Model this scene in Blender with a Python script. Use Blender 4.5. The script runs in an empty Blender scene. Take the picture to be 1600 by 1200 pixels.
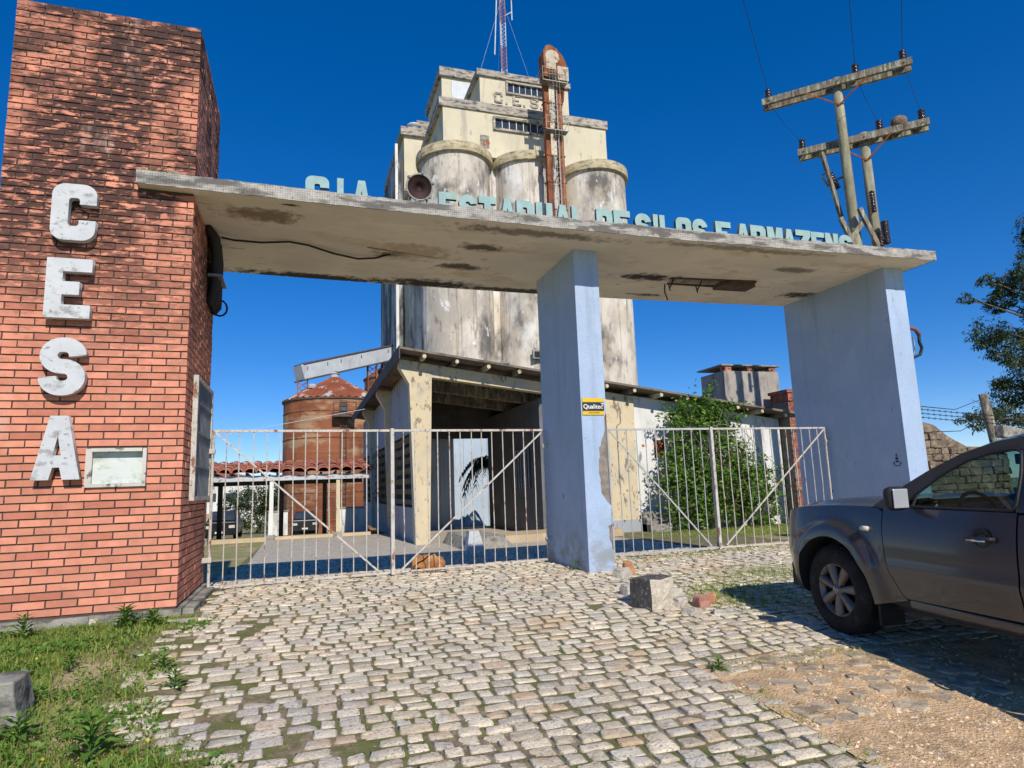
import bpy, math, random
import numpy as np
from mathutils import Vector, Matrix
random.seed(7); rng = np.random.default_rng(7)
R = math.radians
scene = bpy.context.scene
col = scene.collection

# ------------------------------------------------------------------ camera
cd = bpy.data.cameras.new('camera'); cam = bpy.data.objects.new('camera', cd); col.objects.link(cam)
cd.sensor_width = 36.0; cd.lens = 36.0 * 1015.778 / 1600; cd.clip_start = .05; cd.clip_end = 3000
_yaw, _pit, _rol = R(18.092), R(8.904), R(-2.023)
_w = Vector((math.sin(_yaw) * math.cos(_pit), math.cos(_yaw) * math.cos(_pit), math.sin(_pit)))
_a = Vector((math.cos(_yaw), -math.sin(_yaw), 0)); _u = _a.cross(_w)
_r = _a * math.cos(_rol) + _u * math.sin(_rol); _u = _u * math.cos(_rol) - _a * math.sin(_rol)
cam.matrix_world = Matrix(((_r.x, _u.x, -_w.x, 0), (_r.y, _u.y, -_w.y, 0), (_r.z, _u.z, -_w.z, 1.2), (0, 0, 0, 1)))
scene.camera = cam

# ------------------------------------------------------------------ sky, sun, exposure
SUN_EL, SUN_AZ = R(37.5), R(3.0)          # the sun stands behind the camera, a touch to the right
world = bpy.data.worlds.new('World'); scene.world = world; world.use_nodes = True
wn = world.node_tree; wn.nodes.clear()
sky = wn.nodes.new('ShaderNodeTexSky'); sky.sky_type = 'NISHITA'; sky.sun_disc = False
sky.sun_elevation = SUN_EL; sky.sun_rotation = math.pi - SUN_AZ
sky.altitude = 1500; sky.air_density = 0.8; sky.dust_density = 0.0; sky.ozone_density = 5.0
hs = wn.nodes.new('ShaderNodeHueSaturation'); hs.inputs['Saturation'].default_value = 1.49; hs.inputs['Value'].default_value = 1.36; hs.inputs['Hue'].default_value = .512
gm = wn.nodes.new('ShaderNodeGamma'); gm.inputs['Gamma'].default_value = .75
bg = wn.nodes.new('ShaderNodeBackground'); bg.inputs['Strength'].default_value = 0.15
wo = wn.nodes.new('ShaderNodeOutputWorld')
wn.links.new(sky.outputs[0], gm.inputs[0]); wn.links.new(gm.outputs[0], hs.inputs['Color']); wn.links.new(hs.outputs[0], bg.inputs[0]); wn.links.new(bg.outputs[0], wo.inputs[0])
sd = bpy.data.lights.new('sun', 'SUN'); sun = bpy.data.objects.new('sun', sd); col.objects.link(sun)
sd.energy = 4.6; sd.angle = R(.53); sd.color = (1.0, .94, .84)
sdir = Vector((math.sin(SUN_AZ) * math.cos(SUN_EL), -math.cos(SUN_AZ) * math.cos(SUN_EL), math.sin(SUN_EL)))
sun.rotation_euler = sdir.to_track_quat('Z', 'Y').to_euler()
vs = scene.view_settings; vs.view_transform = 'Standard'; vs.look = 'None'; vs.exposure = 0.0; vs.gamma = 1.0; vs.use_curve_mapping = False
try:
    scene.cycles.max_bounces = 7; scene.cycles.diffuse_bounces = 4; scene.cycles.transparent_max_bounces = 10
    scene.cycles.use_denoising = True; scene.cycles.use_adaptive_sampling = True; scene.cycles.adaptive_threshold = .025; scene.cycles.caustics_reflective = False; scene.cycles.caustics_refractive = False
except Exception:
    pass

# ------------------------------------------------------------------ helpers
def mesh_np(name, V, F, smooth=False, rnd=None, mats=None):
    me = bpy.data.meshes.new(name)
    me.from_pydata([tuple(v) for v in np.asarray(V, float).tolist()] if isinstance(V, np.ndarray) else V, [], F.tolist() if isinstance(F, np.ndarray) else F)
    if rnd is not None:
        at = me.attributes.new('rnd', 'FLOAT', 'FACE'); at.data.foreach_set('value', np.asarray(rnd, np.float32))
    if smooth: me.polygons.foreach_set('use_smooth', [True] * len(me.polygons))
    me.update()
    return me

def link(name, me, mat=None, parent=None):
    o = bpy.data.objects.new(name, me); col.objects.link(o)
    if mat is not None and not me.materials: me.materials.append(mat)
    if parent is not None:
        o.parent = parent
        o.matrix_parent_inverse = root_world(parent).inverted()
    return o

def root_world(o):
    m = Matrix.LocRotScale(o.location, o.rotation_euler, o.scale)
    if o.parent is not None: m = root_world(o.parent) @ o.matrix_parent_inverse @ m
    return m

def tag(o, label, cat=None, group=None, kind=None):
    if label: o['label'] = label
    if cat: o['category'] = cat
    if group: o['group'] = group
    if kind: o['kind'] = kind
    return o

def thing(name, label, cat, loc=(0, 0, 0), group=None, rot=None):
    o = bpy.data.objects.new(name, None); col.objects.link(o); o.location = loc; o.empty_display_size = .2
    if rot: o.rotation_euler = rot
    return tag(o, label, cat, group)

def structure(o, label=None, cat=None):
    o['kind'] = 'structure'
    if label: o['label'] = label
    o['category'] = cat or o.name.split('.')[0].replace('_', ' ')
    return o

class MB:
    def __init__(s): s.v = []; s.f = []
    def add(s, vs, fs):
        n = len(s.v); s.v += [tuple(v) for v in vs]; s.f += [tuple(i + n for i in f) for f in fs]; return s
    def box(s, x0, x1, y0, y1, z0, z1, j=0):
        p = [(x, y, z) for z in (z0, z1) for y in (y0, y1) for x in (x0, x1)]
        if j: p = [tuple(c + random.uniform(-j, j) for c in q) for q in p]
        return s.add(p, [(0, 2, 3, 1), (4, 5, 7, 6), (0, 1, 5, 4), (2, 6, 7, 3), (0, 4, 6, 2), (1, 3, 7, 5)])
    def bar(s, p0, p1, w, h, up=(0, 0, 1)):
        p0, p1 = Vector(p0), Vector(p1); d = (p1 - p0).normalized(); sd_ = d.cross(Vector(up))
        if sd_.length < 1e-4: sd_ = d.cross(Vector((0, 1, 0)))
        sd_.normalize(); u = sd_.cross(d).normalized()
        c = [(-w / 2, -h / 2), (w / 2, -h / 2), (w / 2, h / 2), (-w / 2, h / 2)]
        vs_ = [p + sd_ * a + u * b for p in (p0, p1) for a, b in c]
        return s.add(vs_, [(3, 2, 1, 0), (4, 5, 6, 7)] + [(i, (i + 1) % 4, 4 + (i + 1) % 4, 4 + i) for i in range(4)])
    def prism(s, poly, axis, a, b):
        f = {'x': lambda u, v, t: (t, u, v), 'y': lambda u, v, t: (u, t, v), 'z': lambda u, v, t: (u, v, t)}[axis]
        n = len(poly); vs_ = [f(u, v, a) for u, v in poly] + [f(u, v, b) for u, v in poly]
        return s.add(vs_, [tuple(range(n))[::-1], tuple(range(n, 2 * n))] + [(i, (i + 1) % n, n + (i + 1) % n, n + i) for i in range(n)])
    def tube(s, pts, r, n=8, cap=True):
        pts = [Vector(p) for p in pts]; rs = r if isinstance(r, (list, tuple)) else [r] * len(pts)
        vs_ = []; ref = None
        for i, p in enumerate(pts):
            d = (pts[min(i + 1, len(pts) - 1)] - pts[max(i - 1, 0)]).normalized()
            if ref is None:
                ref = Vector((0, 0, 1)) if abs(d.z) < .9 else Vector((1, 0, 0))
            a = d.cross(ref).normalized(); b = a.cross(d).normalized(); ref = b
            vs_ += [p + (a * math.cos(2 * math.pi * k / n) + b * math.sin(2 * math.pi * k / n)) * rs[i] for k in range(n)]
        fs = [(i * n + k, i * n + (k + 1) % n, (i + 1) * n + (k + 1) % n, (i + 1) * n + k) for i in range(len(pts) - 1) for k in range(n)]
        if cap: fs += [tuple(range(n))[::-1], tuple(range((len(pts) - 1) * n, len(pts) * n))]
        return s.add(vs_, fs)
    def lathe(s, prof, c=(0, 0, 0), n=32, axis='z', a0=0, a1=2 * math.pi):
        full = abs(a1 - a0 - 2 * math.pi) < 1e-6; m = n if full else n + 1; vs_ = []
        for r, h in prof:
            for k in range(m):
                t = a0 + (a1 - a0) * k / n; x, y = r * math.cos(t), r * math.sin(t)
                q = (x, y, h) if axis == 'z' else ((x, h, y) if axis == 'y' else (h, x, y))
                vs_.append((q[0] + c[0], q[1] + c[1], q[2] + c[2]))
        fs = [(i * m + k, i * m + (k + 1) % m, (i + 1) * m + (k + 1) % m, (i + 1) * m + k) for i in range(len(prof) - 1) for k in range(n)]
        return s.add(vs_, fs)
    def grid(s, pts):          # pts[i][j]
        n, m = len(pts), len(pts[0])
        return s.add([p for row in pts for p in row], [(i * m + j, (i + 1) * m + j, (i + 1) * m + j + 1, i * m + j + 1) for i in range(n - 1) for j in range(m - 1)])
    def build(s, name, mat, parent=None, smooth=False, bevel=0, auto=None, solid=0):
        me = mesh_np(name, s.v, s.f, smooth)
        o = link(name, me, mat, parent)
        if solid:
            sm = o.modifiers.new('t', 'SOLIDIFY'); sm.thickness = solid; sm.offset = -1
        if bevel:
            b = o.modifiers.new('b', 'BEVEL'); b.width = bevel; b.segments = 2; b.limit_method = 'ANGLE'; b.angle_limit = R(35)
        return o

def hsh(*a):
    x = math.sin(sum(v * k for v, k in zip(a, (12.9898, 78.233, 37.719)))) * 43758.5453
    return x - math.floor(x)

# ------------------------------------------------------------------ materials
def mat(name, c, var=.12, vs_=2.0, rough=.85, stains=(), blobs=(), bump=(40, .15), rnd=0.0, metal=0.0, spec=.3, c2=None, grid=None, emit=None, wave=None, odd=(), coat=0):
    m = bpy.data.materials.new(name); m.use_nodes = True; nt = m.node_tree; N = nt.nodes; L = nt.links
    b = N['Principled BSDF']; b.inputs['Roughness'].default_value = rough; b.inputs['Metallic'].default_value = metal
    b.inputs['Specular IOR Level'].default_value = spec
    if coat: b.inputs['Coat Weight'].default_value = coat; b.inputs['Coat Roughness'].default_value = .08
    geo = N.new('ShaderNodeNewGeometry'); P = geo.outputs['Position']
    def noise(scale, seed, detail=5, rg=.55):
        if isinstance(scale, (int, float)): scale = (scale,) * 3
        mp = N.new('ShaderNodeMapping'); mp.inputs['Scale'].default_value = scale; mp.inputs['Location'].default_value = (seed * 3.7, seed * 1.9, seed * 5.1)
        L.new(P, mp.inputs['Vector'])
        t = N.new('ShaderNodeTexNoise'); t.inputs['Scale'].default_value = 1.0; t.inputs['Detail'].default_value = detail; t.inputs['Roughness'].default_value = rg
        L.new(mp.outputs[0], t.inputs['Vector']); return t.outputs['Fac']
    def rng_(fac, lo, hi, a=0.0, b_=1.0, smooth=True):
        r = N.new('ShaderNodeMapRange'); r.inputs['From Min'].default_value = lo; r.inputs['From Max'].default_value = hi
        r.inputs['To Min'].default_value = a; r.inputs['To Max'].default_value = b_
        if smooth: r.interpolation_type = 'SMOOTHSTEP'
        L.new(fac, r.inputs['Value']); return r.outputs[0]
    def mix(fac, A, B, mode='MIX'):
        x = N.new('ShaderNodeMix'); x.data_type = 'RGBA'; x.blend_type = mode
        for sock, v in ((x.inputs['Factor'], fac), (x.inputs['A'], A), (x.inputs['B'], B)):
            if hasattr(v, 'is_output'): L.new(v, sock)
            else: sock.default_value = v if isinstance(v, (int, float)) else (*v[:3], 1)
        return x.outputs['Result']
    def math_(op, a, b_):
        x = N.new('ShaderNodeMath'); x.operation = op
        for k, v in enumerate((a, b_)):
            if hasattr(v, 'is_output'): L.new(v, x.inputs[k])
            else: x.inputs[k].default_value = v
        return x.outputs[0]
    lo = tuple(x * (1 - var) for x in c); hi = tuple(min(1, x * (1 + var)) for x in (c2 or c))
    cc = mix(rng_(noise(vs_, 1), .3, .7), lo, hi)
    hgt = None
    if rnd:
        oi = N.new('ShaderNodeObjectInfo'); at = N.new('ShaderNodeAttribute'); at.attribute_name = 'rnd'
        s_ = math_('FRACT', math_('ADD', oi.outputs['Random'], at.outputs['Fac']), 0)
        k = rng_(s_, 0, 1, 1 - rnd, 1 + rnd, False)
        cb = N.new('ShaderNodeCombineColor')
        # a slight hue shift goes with the brightness
        for i, e in enumerate((1.0, .97, .92)): L.new(math_('POWER', k, 1 / e), cb.inputs[i])
        cc = mix(1.0, cc, cb.outputs[0], 'MULTIPLY')
        for (oc, frac, amt, k_) in odd:      # a few pieces of another colour
            gt = N.new('ShaderNodeMath'); gt.operation = 'GREATER_THAN'; gt.inputs[1].default_value = 1 - frac; L.new(math_('FRACT', math_('MULTIPLY', s_, k_), 0), gt.inputs[0])
            cc = mix(math_('MULTIPLY', gt.outputs[0], amt), cc, oc)
    if wave:       # corrugation running along world x: (scale, strength)
        wv = N.new('ShaderNodeTexWave'); wv.wave_type = 'BANDS'; wv.bands_direction = wave[2] if len(wave) > 2 else 'X'; wv.inputs['Scale'].default_value = wave[0]; L.new(P, wv.inputs['Vector']); hgt = (wv.outputs['Fac'], wave[1])
    if grid:       # small mosaic tiles: (size, joint colour, amount)
        sp = N.new('ShaderNodeSeparateXYZ'); L.new(P, sp.inputs[0])
        u = math_('ADD', sp.outputs['X'], sp.outputs['Y'])
        fx = math_('FRACT', math_('MULTIPLY', u, 1 / grid[0]), 0); fz = math_('FRACT', math_('MULTIPLY', sp.outputs['Z'], 1 / grid[0]), 0)
        e = math_('MINIMUM', math_('MINIMUM', fx, math_('SUBTRACT', 1, fx)), math_('MINIMUM', fz, math_('SUBTRACT', 1, fz)))
        j = rng_(e, .03, .11)
        cell = N.new('ShaderNodeTexWhiteNoise'); cell.noise_dimensions = '2D'
        cv = N.new('ShaderNodeCombineXYZ'); L.new(math_('FLOOR', math_('MULTIPLY', u, 1 / grid[0]), 0), cv.inputs[0]); L.new(math_('FLOOR', math_('MULTIPLY', sp.outputs['Z'], 1 / grid[0]), 0), cv.inputs[1]); L.new(cv.outputs[0], cell.inputs['Vector'])
        kk = rng_(cell.outputs['Value'], 0, 1, .95, 1.04, False); cg = N.new('ShaderNodeCombineColor')
        for i in range(3): L.new(kk, cg.inputs[i])
        cc = mix(1.0, cc, cg.outputs[0], 'MULTIPLY')
        cc = mix(math_('MULTIPLY', math_('SUBTRACT', 1, j), grid[2]), cc, grid[1])
        hgt = (j, .12)
    for i, st in enumerate(stains):
        sc, sscale, l_, h_, amt = st[:5]
        f = math_('MULTIPLY', rng_(noise(sscale, 11 + i * 7 + (st[5] if len(st) > 5 else 0), 5, .62), l_, h_), amt)
        if len(st) > 6:      # limited to a band of world height (z0 -> z1 fade)
            sp2 = N.new('ShaderNodeSeparateXYZ'); L.new(P, sp2.inputs[0]); f = math_('MULTIPLY', f, rng_(sp2.outputs['Z'], st[6], st[7]))
        if len(st) > 8: f = math_('MULTIPLY', f, rng_(noise(st[8][0], 70 + i, 3), st[8][1], st[8][2]))
        cc = mix(f, cc, sc)
    for i, (ctr, rad, bc, amt) in enumerate(blobs):
        mp = N.new('ShaderNodeMapping'); mp.vector_type = 'POINT'
        mp.inputs['Location'].default_value = tuple(-a / r_ for a, r_ in zip(ctr, rad)); mp.inputs['Scale'].default_value = tuple(1 / r_ for r_ in rad)
        L.new(P, mp.inputs['Vector']); ln = N.new('ShaderNodeVectorMath'); ln.operation = 'LENGTH'; L.new(mp.outputs[0], ln.inputs[0])
        d = math_('ADD', ln.outputs['Value'], math_('MULTIPLY', math_('SUBTRACT', noise(7, 40 + i, 6, .65), .5), 2.2))
        cc = mix(math_('MULTIPLY', rng_(d, 1.0, .35), amt), cc, bc)
    L.new(cc, b.inputs['Base Color'])
    bp = N.new('ShaderNodeBump'); bp.inputs['Strength'].default_value = bump[1]; bp.inputs['Distance'].default_value = bump[2] if len(bump) > 2 else .02
    hn = noise(bump[0], 5, 4, .6)
    if hgt is not None: hn = math_('ADD', math_('MULTIPLY', hn, .5), math_('MULTIPLY', hgt[0], hgt[1] * 4))
    L.new(hn, bp.inputs['Height']); L.new(bp.outputs[0], b.inputs['Normal'])
    if emit: b.inputs['Emission Color'].default_value = (*emit[0], 1); b.inputs['Emission Strength'].default_value = emit[1]
    return m

def leaf_mat(name, c, c2, trans=.25, rough=.5, spec=.35):
    m = bpy.data.materials.new(name); m.use_nodes = True; nt = m.node_tree; N = nt.nodes; L = nt.links; b = N['Principled BSDF']
    at = N.new('ShaderNodeAttribute'); at.attribute_name = 'rnd'
    x = N.new('ShaderNodeMix'); x.data_type = 'RGBA'; x.inputs['A'].default_value = (*c, 1); x.inputs['B'].default_value = (*c2, 1)
    L.new(at.outputs['Fac'], x.inputs['Factor']); L.new(x.outputs['Result'], b.inputs['Base Color'])
    b.inputs['Roughness'].default_value = rough; b.inputs['Specular IOR Level'].default_value = spec
    t = N.new('ShaderNodeBsdfTranslucent'); L.new(x.outputs['Result'], t.inputs['Color'])
    ms = N.new('ShaderNodeMixShader'); ms.inputs[0].default_value = trans
    L.new(b.outputs[0], ms.inputs[1]); L.new(t.outputs[0], ms.inputs[2]); L.new(ms.outputs[0], N['Material Output'].inputs['Surface'])
    return m

def glass_mat(name, tint=(.75, .85, .85), refl=.07):
    m = bpy.data.materials.new(name); m.use_nodes = True; nt = m.node_tree; N = nt.nodes; L = nt.links; N.remove(N['Principled BSDF'])
    tr = N.new('ShaderNodeBsdfTransparent'); tr.inputs[0].default_value = (*tint, 1)
    gl = N.new('ShaderNodeBsdfGlossy'); gl.inputs['Roughness'].default_value = .02
    lw = N.new('ShaderNodeLayerWeight'); pw = N.new('ShaderNodeMath'); pw.operation = 'POWER'; pw.inputs[1].default_value = 4.0; L.new(lw.outputs['Facing'], pw.inputs[0])
    ma = N.new('ShaderNodeMath'); ma.operation = 'MULTIPLY_ADD'; ma.inputs[1].default_value = .75; ma.inputs[2].default_value = refl; L.new(pw.outputs[0], ma.inputs[0])
    ms = N.new('ShaderNodeMixShader'); L.new(ma.outputs[0], ms.inputs[0]); L.new(tr.outputs[0], ms.inputs[1]); L.new(gl.outputs[0], ms.inputs[2])
    L.new(ms.outputs[0], N['Material Output'].inputs['Surface']); return m

BLK = (.022, .020, .018); MOLD = (.035, .033, .030); RUSTY = (.20, .062, .022)
m_brick = mat('brick_clay', (.64, .255, .16), var=.10, vs_=9, rough=.9, rnd=.17, bump=(60, .35, .006), odd=[((.44, .14, .09), .10, .5, 17.3), ((.66, .28, .18), .14, .5, 29.7)],
              stains=[((.68, .33, .22), (30, 30, 30), .55, .75, .4),
                      ((.055, .030, .027), (5.5, 5.5, 16), .40, .50, .93, 3, 2.0, 4.6, ((1.0, 1.0, .55), .40, .56)), ((.06, .034, .03), (2.2, 2.2, 6), .47, .60, .85, 9, 2.6, 5.0, ((1.4, 1.4, .5), .42, .58)),
                      ((.05, .028, .024), (12, 12, 34), .55, .62, .8, 21, 1.6, 5.2), ((.62, .42, .34), (3, 3, 1.2), .60, .74, .45, 33)])
m_mortar = mat('mortar', (.085, .062, .05), rough=.95, bump=(80, .4))
m_tile = mat('blue_mosaic', (.395, .495, .655), var=.06, vs_=1.2, rough=.55, grid=(.030, (.22, .29, .40), .34), bump=(90, .08, .003),
             stains=[((.33, .44, .56), (1.2, 1.2, .7), .48, .66, .7), ((.27, .33, .42), (5, 5, .45), .54, .72, .5, 15), ((.46, .55, .66), (2.2, 2.2, 1.2), .55, .68, .5, 18), ((.14, .15, .17), (11, 11, 4), .66, .74, .7), ((.25, .25, .23), (4, 4, 5), .42, .60, .8, 5, .85, .0)])
m_render_bare = mat('bare_render', (.24, .205, .17), var=.25, vs_=8, bump=(30, .6))
m_soffit = mat('soffit_plaster', (.82, .73, .60), var=.06, vs_=1.2, rough=.95, bump=(25, .25, .01),
               stains=[((.60, .47, .32), (.9, 1.9, 1), .55, .68, .7), ((.40, .30, .20), (3, 8, 1), .62, .70, .6), ((.70, .63, .54), (.7, 1.5, 1), .48, .60, .7, 4), ((.06, .05, .04), (5, 11, 1), .70, .76, .8, 2)],
               blobs=[((5.6, 9.35, 4.67), (.75, .22, 1), BLK, .95), ((2.45, 8.62, 4.67), (.42, .17, 1), (.10, .075, .055), .9), ((2.3, 9.5, 4.67), (.5, .17, 1), (.08, .06, .045), .92),
                      ((1.2, 9.2, 4.67), (.30, .14, 1), BLK, .85), ((7.9, 8.55, 4.67), (.55, .2, 1), (.15, .12, .095), .8), ((9.1, 9.85, 4.67), (.55, .22, 1), BLK, .9),
                      ((.2, 10.55, 4.67), (1.7, .24, 1), BLK, .95), ((2.0, 10.45, 4.67), (1.0, .32, 1), BLK, .95), ((3.6, 10.52, 4.67), (1.4, .20, 1), BLK, .92), ((3.0, 7.95, 4.67), (1.6, .16, 1), (.16, .12, .09), .8), ((6.4, 7.85, 4.67), (2.0, .12, 1), (.20, .15, .11), .7),
                      ((6.0, 10.3, 4.67), (.4, .1, 1), MOLD, .8), ((-.55, 8.25, 4.67), (.6, .28, 1), (.22, .145, .075), .85), ((1.5, 9.05, 4.67), (.8, .4, 1), (.46, .34, .22), .7), ((-.2, 7.85, 4.67), (.14, .05, 1), BLK, .95)])
m_slabedge = mat('slab_edge_mosaic', (.44, .41, .365), var=.2, vs_=6, rough=.8, grid=(.028, (.08, .07, .06), .55), bump=(60, .3),
                 stains=[((.10, .09, .08), (2.0, 2.0, 9), .46, .60, .85), ((.07, .07, .06), (22, 22, 22), .58, .66, .7), ((.60, .52, .40), (3, 3, 3), .62, .7, .6)])
m_slabtop = mat('slab_top', (.22, .21, .19), var=.3, vs_=4, bump=(20, .5))
m_white = mat('white_letter_paint', (.56, .57, .57), var=.06, rough=.75, vs_=5, stains=[((.22, .21, .19), (6, 6, 9), .52, .66, .65), ((.09, .085, .08), (18, 18, 18), .60, .68, .6)])
m_teal = mat('teal_paint', (.30, .44, .42), var=.1, rough=.7, vs_=6, stains=[((.42, .45, .36), (8, 8, 8), .55, .7, .5), ((.12, .15, .14), (16, 16, 30), .62, .70, .6)])
m_tealdark = mat('letter_side_shade', (.10, .12, .115), var=.3)  # shade of the letter sides, put into a darker teal
m_gate = mat('gate_paint', (.52, .49, .44), var=.1, vs_=8, rough=.6, stains=[(RUSTY, (11, 11, 5), .57, .64, .9), ((.33, .22, .14), (30, 30, 14), .54, .63, .65)])
m_gategrey = mat('gate_grey_paint', (.42, .42, .42), var=.12, vs_=8, rough=.55, stains=[(RUSTY, (16, 16, 8), .60, .68, .9)])
m_silo = mat('silo_concrete', (.68, .61, .51), var=.08, vs_=.25, rough=.95, bump=(3, .3, .05),
             stains=[((.78, .76, .73), (.42, .42, .16), .50, .60, .75), ((.40, .345, .28), (.36, .36, .22), .42, .60, .85, 2), ((.13, .12, .11), (.40, .40, .20), .49, .64, .92, 6), ((.60, .50, .37), (.8, .8, .5), .52, .66, .55, 8), ((.13, .12, .11), (2.2, 2.2, .8), .55, .68, .6, 4), ((.20, .18, .16), (2.4, 2.4, .10), .54, .66, .6, 28), ((.80, .79, .77), (1.4, 1.4, .8), .63, .68, .7, 12)])
m_rim = mat('silo_rim', (.50, .42, .27), var=.2, vs_=1.5, stains=[((.15, .12, .08), (2, 2, 5), .5, .66, .8), ((.62, .55, .38), (3, 3, 3), .55, .7, .6)])
m_yellow = mat('pale_yellow_render', (.64, .57, .41), var=.05, vs_=.4, stains=[((.34, .31, .26), (1.6, 1.6, .16), .55, .70, .6, 20), ((.46, .42, .34), (.6, .6, .4), .50, .66, .6, 26), ((.52, .48, .36), (.5, .5, .25), .5, .7, .6), ((.30, .27, .20), (2.5, 2.5, .8), .60, .70, .6)])
m_cornice = mat('cornice_concrete', (.42, .37, .30), var=.15, vs_=1, stains=[((.08, .075, .07), (1.5, 1.5, 5), .46, .62, .85), ((.60, .56, .48), (3, 3, 3), .58, .68, .6)])
m_mould = mat('moulded_concrete', (.42, .42, .40), var=.15, vs_=.5, stains=[((.06, .06, .06), (.5, .5, .15), .44, .56, .9), ((.05, .05, .05), (2.2, 2.2, .6), .52, .6, .8)])
m_steelpanel = mat('pale_steel_panel', (.55, .58, .60), rough=.5, var=.06, wave=(1.1, .4), stains=[((.3, .3, .3), (2, 2, .5), .58, .7, .5)])
m_winglass = mat('dark_window', (.035, .045, .06), rough=.12, spec=.6, var=.3, bump=(3, .02))
m_rust = mat('rust', (.23, .072, .028), var=.3, vs_=1.2, rough=.8, stains=[((.40, .21, .10), (2.5, 2.5, .6), .52, .66, .8), ((.10, .03, .015), (1.2, 1.2, .4), .55, .7, .7)])
m_rustsilo = mat('rusty_corrugated', (.25, .085, .035), var=.2, vs_=.3, rough=.7, wave=(3.2, .5, 'Z'),
                 stains=[((.45, .30, .17), (.35, .35, .9), .50, .62, .8), ((.10, .032, .02), (.5, .5, .12), .52, .68, .8, 4), ((.38, .13, .05), (.9, .9, .2), .52, .66, .6, 8), ((.15, .05, .025), (.12, .12, 9), .48, .62, .30, 12), ((.40, .20, .10), (.15, .15, 14), .52, .65, .30, 16)])
m_rustroof = mat('rusty_roof_sheet', (.26, .075, .035), var=.2, vs_=.5, rough=.7, stains=[((.50, .47, .43), (1.3, 1.3, .5), .55, .62, .85, 2), ((.10, .03, .02), (.7, .7, .7), .6, .7, .6)])
m_galv = mat('galvanised', (.46, .49, .52), var=.08, vs_=1.5, rough=.45, wave=(2.2, .5), stains=[((.25, .24, .23), (1.0, 1.0, .4), .58, .72, .6)])
m_blueMetal = mat('blue_sheet', (.44, .52, .60), var=.07, vs_=.8, rough=.5, wave=(2.0, .5), stains=[((.30, .32, .34), (2.5, 2.5, .5), .56, .7, .6)])
m_terra = mat('clay_tile', (.40, .15, .095), var=.25, vs_=2.5, rnd=.2, rough=.9, stains=[((.10, .05, .04), (4, 4, 4), .58, .7, .7)])
m_cream = mat('cream_paint', (.63, .515, .33), var=.06, vs_=1, stains=[((.52, .47, .36), (2.2, 2.2, 1.4), .48, .62, .7), ((.16, .13, .09), (4.5, 4.5, 2), .57, .66, .85, 3), ((.35, .26, .13), (8, 8, 3), .58, .68, .6)])
m_wallwhite = mat('white_wall', (.70, .69, .65), var=.06, vs_=.8, stains=[((.36, .34, .30), (1.6, 1.6, .7), .52, .68, .7), ((.12, .115, .11), (3.5, 3.5, 1.2), .60, .70, .75)])
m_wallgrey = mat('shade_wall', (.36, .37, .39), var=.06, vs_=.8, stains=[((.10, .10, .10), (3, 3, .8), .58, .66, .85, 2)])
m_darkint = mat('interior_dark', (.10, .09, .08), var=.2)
m_roofsheet = mat('fibre_cement_roof', (.20, .165, .13), var=.2, vs_=1.5, wave=(1.0, .4), stains=[((.06, .05, .04), (2, 2, 2), .5, .65, .7)])
m_wood = mat('weathered_wood', (.22, .185, .135), var=.25, vs_=6, rough=.9, bump=(30, .5), stains=[((.42, .44, .32), (9, 9, 2.2), .50, .62, .8), ((.07, .055, .045), (12, 12, 1.5), .52, .64, .8)])
m_pole = mat('treated_pole', (.27, .25, .165), var=.15, vs_=4, rough=.9, bump=(26, .5), stains=[((.46, .44, .31), (7, 7, .6), .5, .62, .7), ((.10, .085, .06), (12, 12, .8), .56, .66, .75)])
m_porc = mat('brown_porcelain', (.03, .014, .012), rough=.2, spec=.6, var=.2)
m_black = mat('black_rubber', (.018, .017, .016), rough=.7, var=.2)
m_metal = mat('dull_metal', (.25, .25, .25), rough=.5, metal=.6, var=.2)
m_cable = mat('cable_black', (.02, .018, .018), rough=.6)
m_concrete = mat('old_concrete', (.30, .28, .24), var=.25, vs_=5, bump=(30, .6, .02), stains=[((.09, .085, .075), (4, 4, 6), .50, .64, .85), ((.50, .47, .41), (12, 12, 12), .6, .7, .5)])
m_concblock = mat('broken_concrete', (.58, .52, .42), var=.12, vs_=12, bump=(26, .9, .03), stains=[((.34, .28, .20), (16, 16, 16), .56, .68, .7)])
m_darkconc = mat('dark_concrete', (.085, .08, .075), var=.35, vs_=18, bump=(60, .7, .01), stains=[((.30, .29, .26), (26, 26, 26), .56, .66, .7)])
m_grassy = None
# ------------------------------------------------------------------ terrain
_gy = [-30, -5, 2, 5, 8, 9.6, 10.5, 11.3, 12.6, 14, 26, 30, 50, 100, 400, 1500]
_gz = [-1.6, -.78, -.42, -.2, -.005, .0, -.02, -.13, -.36, -.45, -.45, -.6, -1.62, -3.2, -6, -8]
def gz(x, y): return float(np.interp(y, _gy, _gz))
def gzs(x, y):
    return sum(gz(x, y + d) for d in (-.5, -.25, 0, .25, .5)) / 5 + .012 * math.sin(x * 1.7 + 1.1) * math.cos(y * 1.3) * (1 if y < 12 else 0)

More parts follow.
